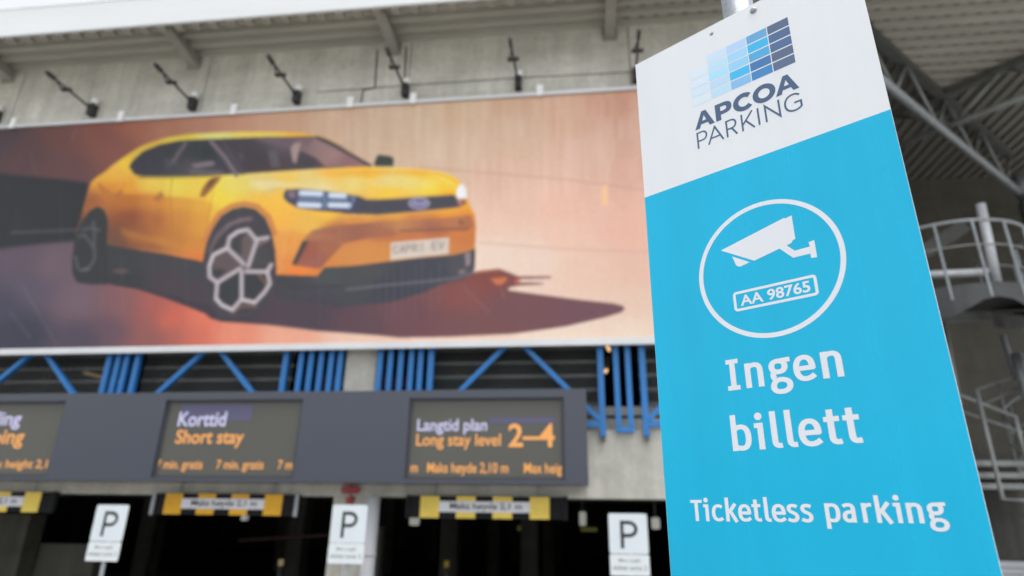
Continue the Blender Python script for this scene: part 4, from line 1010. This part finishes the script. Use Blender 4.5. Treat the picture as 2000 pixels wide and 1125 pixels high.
class Ink:
    def __init__(s): s.mb = MB(); s.k = 0
    def poly(s, contours):
        s.k += 1; vs, fs = fill(contours); s.mb.add([S3(v[0], v[1], .25+.012*s.k) for v in vs], fs)
    def stroke(s, path, a, b, ox, oz, sc=1.0, closed=False, pts=None):
        s.k += 1
        pts = pts or flat(P(path)); q = [pts[0]]
        for p_ in pts[1:]:
            if math.dist(p_, q[-1]) > 1e-4: q.append(p_)
        if closed and math.dist(q[0], q[-1]) < 1e-3: q.pop()
        L, R_ = ribbon(q, a, b, closed); n = len(q)
        vs = [S3(ox+x*sc, oz+z*sc, .25+.012*s.k) for x, z in L]+[S3(ox+x*sc, oz+z*sc, .25+.012*s.k) for x, z in R_]
        fs = [(i, (i+1) % n, n+(i+1) % n, n+i) for i in range(n if closed else n-1)]
        s.mb.add(vs, fs)
    def done(s, name, m_, par): return s.mb.build(name, m_, par)
GL = {
 'I': ['M0,47.6 L21,47.6', 'M0,3.4 L21,3.4', 'M10.5,4 L10.5,47'],
 'n': ['M4.6,0 L4.6,40.8', 'M4.6,31.5 C8,36 11.5,37 15.5,37 C22.5,37 24.8,33 24.8,26 L24.8,0'],
 'g': ['ZM14.8,37.2 C7.5,37.2 4.6,33.5 4.6,28.6 C4.6,23.5 7.5,19.8 14.8,19.8 C22,19.8 25,23.5 25,28.6 C25,33.5 22,37.2 14.8,37.2', 'M18,37.4 L34,37.8',
       'M9.2,21 C5.2,18 4.6,12.5 8.2,9.2', 'ZM17,7.4 C26.5,6.6 29.8,2.8 29.8,-1.8 C29.8,-8.3 24,-11.6 16.8,-11.6 C9.2,-11.6 4.6,-9 4.6,-3.6 C4.6,1.6 8.5,7.8 17,7.4'],
 'e': ['M4.6,20.2 L31,20.2', 'M28.3,18 C28.8,31.5 24.5,37.2 16.8,37.2 C9,37.2 4.6,31 4.6,20.5 C4.6,9.5 9,3.7 17.5,3.7 C23,3.7 26.5,5.5 30.6,8.8'],
 'b': ['M4.6,57 L4.6,0', 'M4.6,32 C8,36.2 11.5,37.2 15.5,37.2 C24.5,37.2 27.4,30 27.4,20.5 C27.4,10 24.5,3.7 16.5,3.7 C12,3.7 8.5,4.6 4.6,7'],
 'i': ['M0,37.2 L9.6,37.2 L9.6,0'],
 'l': ['M4.6,57 L4.6,12 C4.6,5.5 7,3.4 15,4.6'],
 't': ['M9.6,51.5 L9.6,12.5 C9.6,5.5 12.5,3.2 21.8,5', 'M0,37.4 L21.8,37.4'],
 'T': ['M0,48.3 L32,48.3', 'M16,49 L16,0'],
 'c': ['M27.5,33.5 C24,36.6 21,37.2 17.5,37.2 C9,37.2 4.6,30.5 4.6,20.5 C4.6,9.5 9,3.7 17.5,3.7 C22,3.7 25,5 28.3,8'],
 'k': ['M4.6,57 L4.6,0', 'M26.5,42 L8.2,20.2', 'M11.5,26 L27.5,-1.2'],
 's': ['M23.3,34.3 C19.5,36.6 16.5,37.2 13,37.2 C7,37.2 4.6,34.4 4.6,30.4 C4.6,25 9,23.3 13,21.6 C18,19.4 22,17 22,11.5 C22,6.4 18,3.7 12.5,3.7 C8,3.7 5,4.8 1.4,7.2'],
 'p': ['M4.6,40.8 L4.6,-14', 'M4.6,32 C8,36.2 11.5,37.2 15.5,37.2 C24.5,37.2 27.4,30 27.4,20.5 C27.4,10 24.5,3.7 16.5,3.7 C12,3.7 8.5,4.6 4.6,7'],
 'a': ['M3,34 C7.5,36.6 10.5,37.2 13.5,37.2 C21,37.2 23.2,33.5 23.2,27.5 L23.2,0', 'M23.2,22.4 L15,22 C7.5,21.5 4.6,17.3 4.6,12.2 C4.6,6.8 8,3.7 12.8,3.7 C17.3,3.7 20.2,5.6 23.2,9'],
 'r': ['M4.6,0 L4.6,40.8', 'M4.6,30.5 C7.5,35.5 11.5,37.6 20.5,36.9'],
}
def word(ink, s, xs, z, sc=1.0, pa=4.6, pb=3.75, xf=None):
    for i, (ch, x) in enumerate(zip(s, xs)):
        for p_ in GL[ch]: ink.stroke(p_.lstrip('Z'), pa, pb, x, z, sc, p_[0] == 'Z')
        if ch == 'i': ink.poly([circ(x+8*sc, z+51.3*sc, 6.0*sc, 20)])
i1 = Ink(); word(i1, 'Ingen', (130, 161, 200, 237.5, 279), 205); i1.done('lettering', M['sign_letter'], board)
i2 = Ink(); word(i2, 'billett', (127, 165, 191, 213.5, 231.5, 269, 295.5), 107.5); i2.done('lettering', M['sign_letter'], board)
i3 = Ink(); word(i3, 'Ticketless', (45, 67, 81, 104, 124.3, 146.5, 165.3, 176.3, 199, 218.5), 1.5, .625)
word(i3, 'parking', (252, 274.5, 300, 317.2, 339, 354, 377.6), 2.2, .625); i3.done('lettering', M['sign_letter'], board)
# camera pictogram in its ring
i4 = Ink(); i4.stroke('', 4.0, 4.0, 0, 0, 1, True, circ(219.5, 403, 117.5, 96)); i4.done('ring', M['sign_letter'], board)
i5 = Ink(); i5.poly([[(144, 455), (200, 420), (244, 430), (263, 408), (290, 408), (290, 400), (299, 399), (299, 429), (290, 428), (291, 420), (267, 419.5), (256, 432), (265, 435), (265.5, 437.5), (271, 440), (271, 483), (259.5, 480.5), (259, 482.5)]])
i5.poly([[(163, 438), (192, 419.5), (177, 416), (173.5, 416), (170.5, 417.5), (168, 421)]]); i5.done('camera_symbol', M['sign_letter'], board)
i6 = Ink(); i6.stroke('', 2.3, 2.3, 0, 0, 1, True, rrect(158.5, 339, 290.5, 369.5, 4)); 
vs, fs = text('AA 98765', .022); a_ = np.array(vs); lo, hi = a_.min(0), a_.max(0)
i6.k += 1; i6.mb.add([S3(168+(v[0]-lo[0])/(hi[0]-lo[0])*113.5, 344.5+(v[1]-lo[1])/(hi[1]-lo[1])*19.5, .3) for v in vs], fs)
i6.done('number_symbol', M['sign_letter'], board)
# block logo: five columns of five fading tiles
cols = [[None, (214, 228, 240), (212, 228, 241), (205, 226, 240), (213, 228, 238)],
        [(198, 222, 244), (186, 221, 243), (168, 222, 247), (186, 214, 240), (184, 220, 240)],
        [(176, 208, 242), (155, 211, 243), (147, 205, 240), (58, 184, 236), (131, 186, 230)],
        [(98, 165, 212), (52, 180, 232), (74, 167, 216), (62, 116, 172), (58, 132, 190)],
        [(82, 102, 134), (72, 102, 146), (74, 104, 148), (84, 102, 132), (84, 106, 138)]]
for ci, x in enumerate((120.5, 160.5, 200.5, 240.5, 280.5)):
    for ri in range(5):
        c = cols[ci][ri]
        if not c: continue
        zt_ = 876-ri*21.1
        tm = mat('logo_tile', rgb(*c), .38)
        MB().add([S3(x, zt_-18.4, .2), S3(x+38.2, zt_-18.4, .2), S3(x+38.2, zt_, .2), S3(x, zt_, .2)], [(0, 1, 2, 3)]).build('logo_tile', tm, board)
i7 = Ink()
def bez(*seg): return flat(P(' '.join(seg)))
def shift(c, dx, dz, sx=1): return [(x*sx+dx, z+dz) for x, z in c]
Ao = [(0, 0), (16, 37), (24.8, 37), (40.5, 0), (30.3, 0), (27.2, 8), (13, 8), (10, 0)]; Ai = [(15.8, 15.2), (24.4, 15.2), (20.2, 27)]
for dx in (120.5, 277): i7.poly([shift(Ao, dx, 718.5), shift(Ai, dx, 718.5)])
i7.poly([shift(bez('M0,0 L0,37 L16.5,37 C27,37 32.5,32.5 32.5,24.3 C32.5,16 27,11.3 16.5,11.3 L10.2,11.3 L10.2,0'), 164, 718.5), shift(bez('M10.2,19.3 L10.2,29 L16,29 C20,29 22.2,27.4 22.2,24.2 C22.2,21 20,19.3 16,19.3'), 164, 718.5)])
i7.stroke('', 5.1, 4.7, 0, 0, 1, True, [(257.3+15.6*math.cos(t), 737+14.6*math.sin(t)) for t in (2*math.pi*k/48 for k in range(48))])
i7.stroke('', 5.1, 4.7, 0, 0, 1, False, [(219.5+15.2*math.cos(t), 737+14.6*math.sin(t)) for t in (math.radians(42+276*k/40) for k in range(41))])
i7.done('lettering', M['navy'], board)
i8 = Ink(); pn = 1.65
for ch, x in (('M0,-1.6 L0,33 L10,33 C21,33 21,14.5 10,14.5 L0,14.5', 123.6), ('M0,-1.6 L15.3,34.3', 144.5), ('M30.2,-1.6 L14.9,34.3', 143.6), ('M6.5,10 L23,10', 144.0),
              ('M0,-1.6 L0,33 L9,33 C20.5,33 20.5,15 9,15 L0,15', 182), ('M9.5,14.5 L18.5,-1.6', 182), ('M0,-1.6 L0,34.4', 211.5), ('M20.5,35 L1,11.5', 211.5), ('M6.5,19 L21.5,-2', 211.5), ('M0,-1.6 L0,34.4', 242),
              ('M0,-1.6 L0,32.5 L24.4,0.3 L24.4,34.4', 255), ('M27,28 C24,31.5 20.5,33 16,33 C7,33 1.5,26 1.5,16.4 C1.5,7 7,0 16.5,0 C21.5,0 25.5,1.8 28.3,4.5 L28.3,15.5 L17,15.5', 288)):
    i8.stroke(ch, pn, pn, x, 677.2)
i8.done('lettering', M['navy'], board)
# bolts, clamps, pole
def bolt(u, z):
    b_ = MB(); vs = []; fs = []
    c = S3(u, z, 0)
    prof = [(6.6, .3), (6.6, 1.2), (5.4, 1.3), (5.3, 3.4), (4.6, 4.6), (2.8, 5.3), (0.01, 5.5)]
    n = 20
    for r_, d_ in prof:
        for k in range(n):
            a = 2*math.pi*k/n; vs.append(S3(u+r_*math.cos(a), z+r_*math.sin(a), d_))
    for i in range(len(prof)-1):
        for k in range(n): fs.append((i*n+k, i*n+(k+1) % n, (i+1)*n+(k+1) % n, (i+1)*n+k))
    b_.add(vs, fs).build('bolt', M['galv'], sg, smooth=True)
bolt(262, 928); bolt(262, -700)
pc_ = S3(222, 0, -36)
MB().tube([(pc_.x, pc_.y, 0), (pc_.x, pc_.y, ZC+1.25)], .030, 28).build('pole', M['pole_galv'], sg, smooth=True)
for z in (880, 300, -300, -700):
    a, c = S3(165, z, -5), S3(279, z, -5)
    MB().bar(a, c, .004, .035).build('clamp', M['galv_dull'], sg)
    MB().tube([(pc_.x, pc_.y, ZC+z/1000-.015), (pc_.x, pc_.y, ZC+z/1000+.015)], .033, 24).build('clamp', M['galv_dull'], sg, smooth=True)
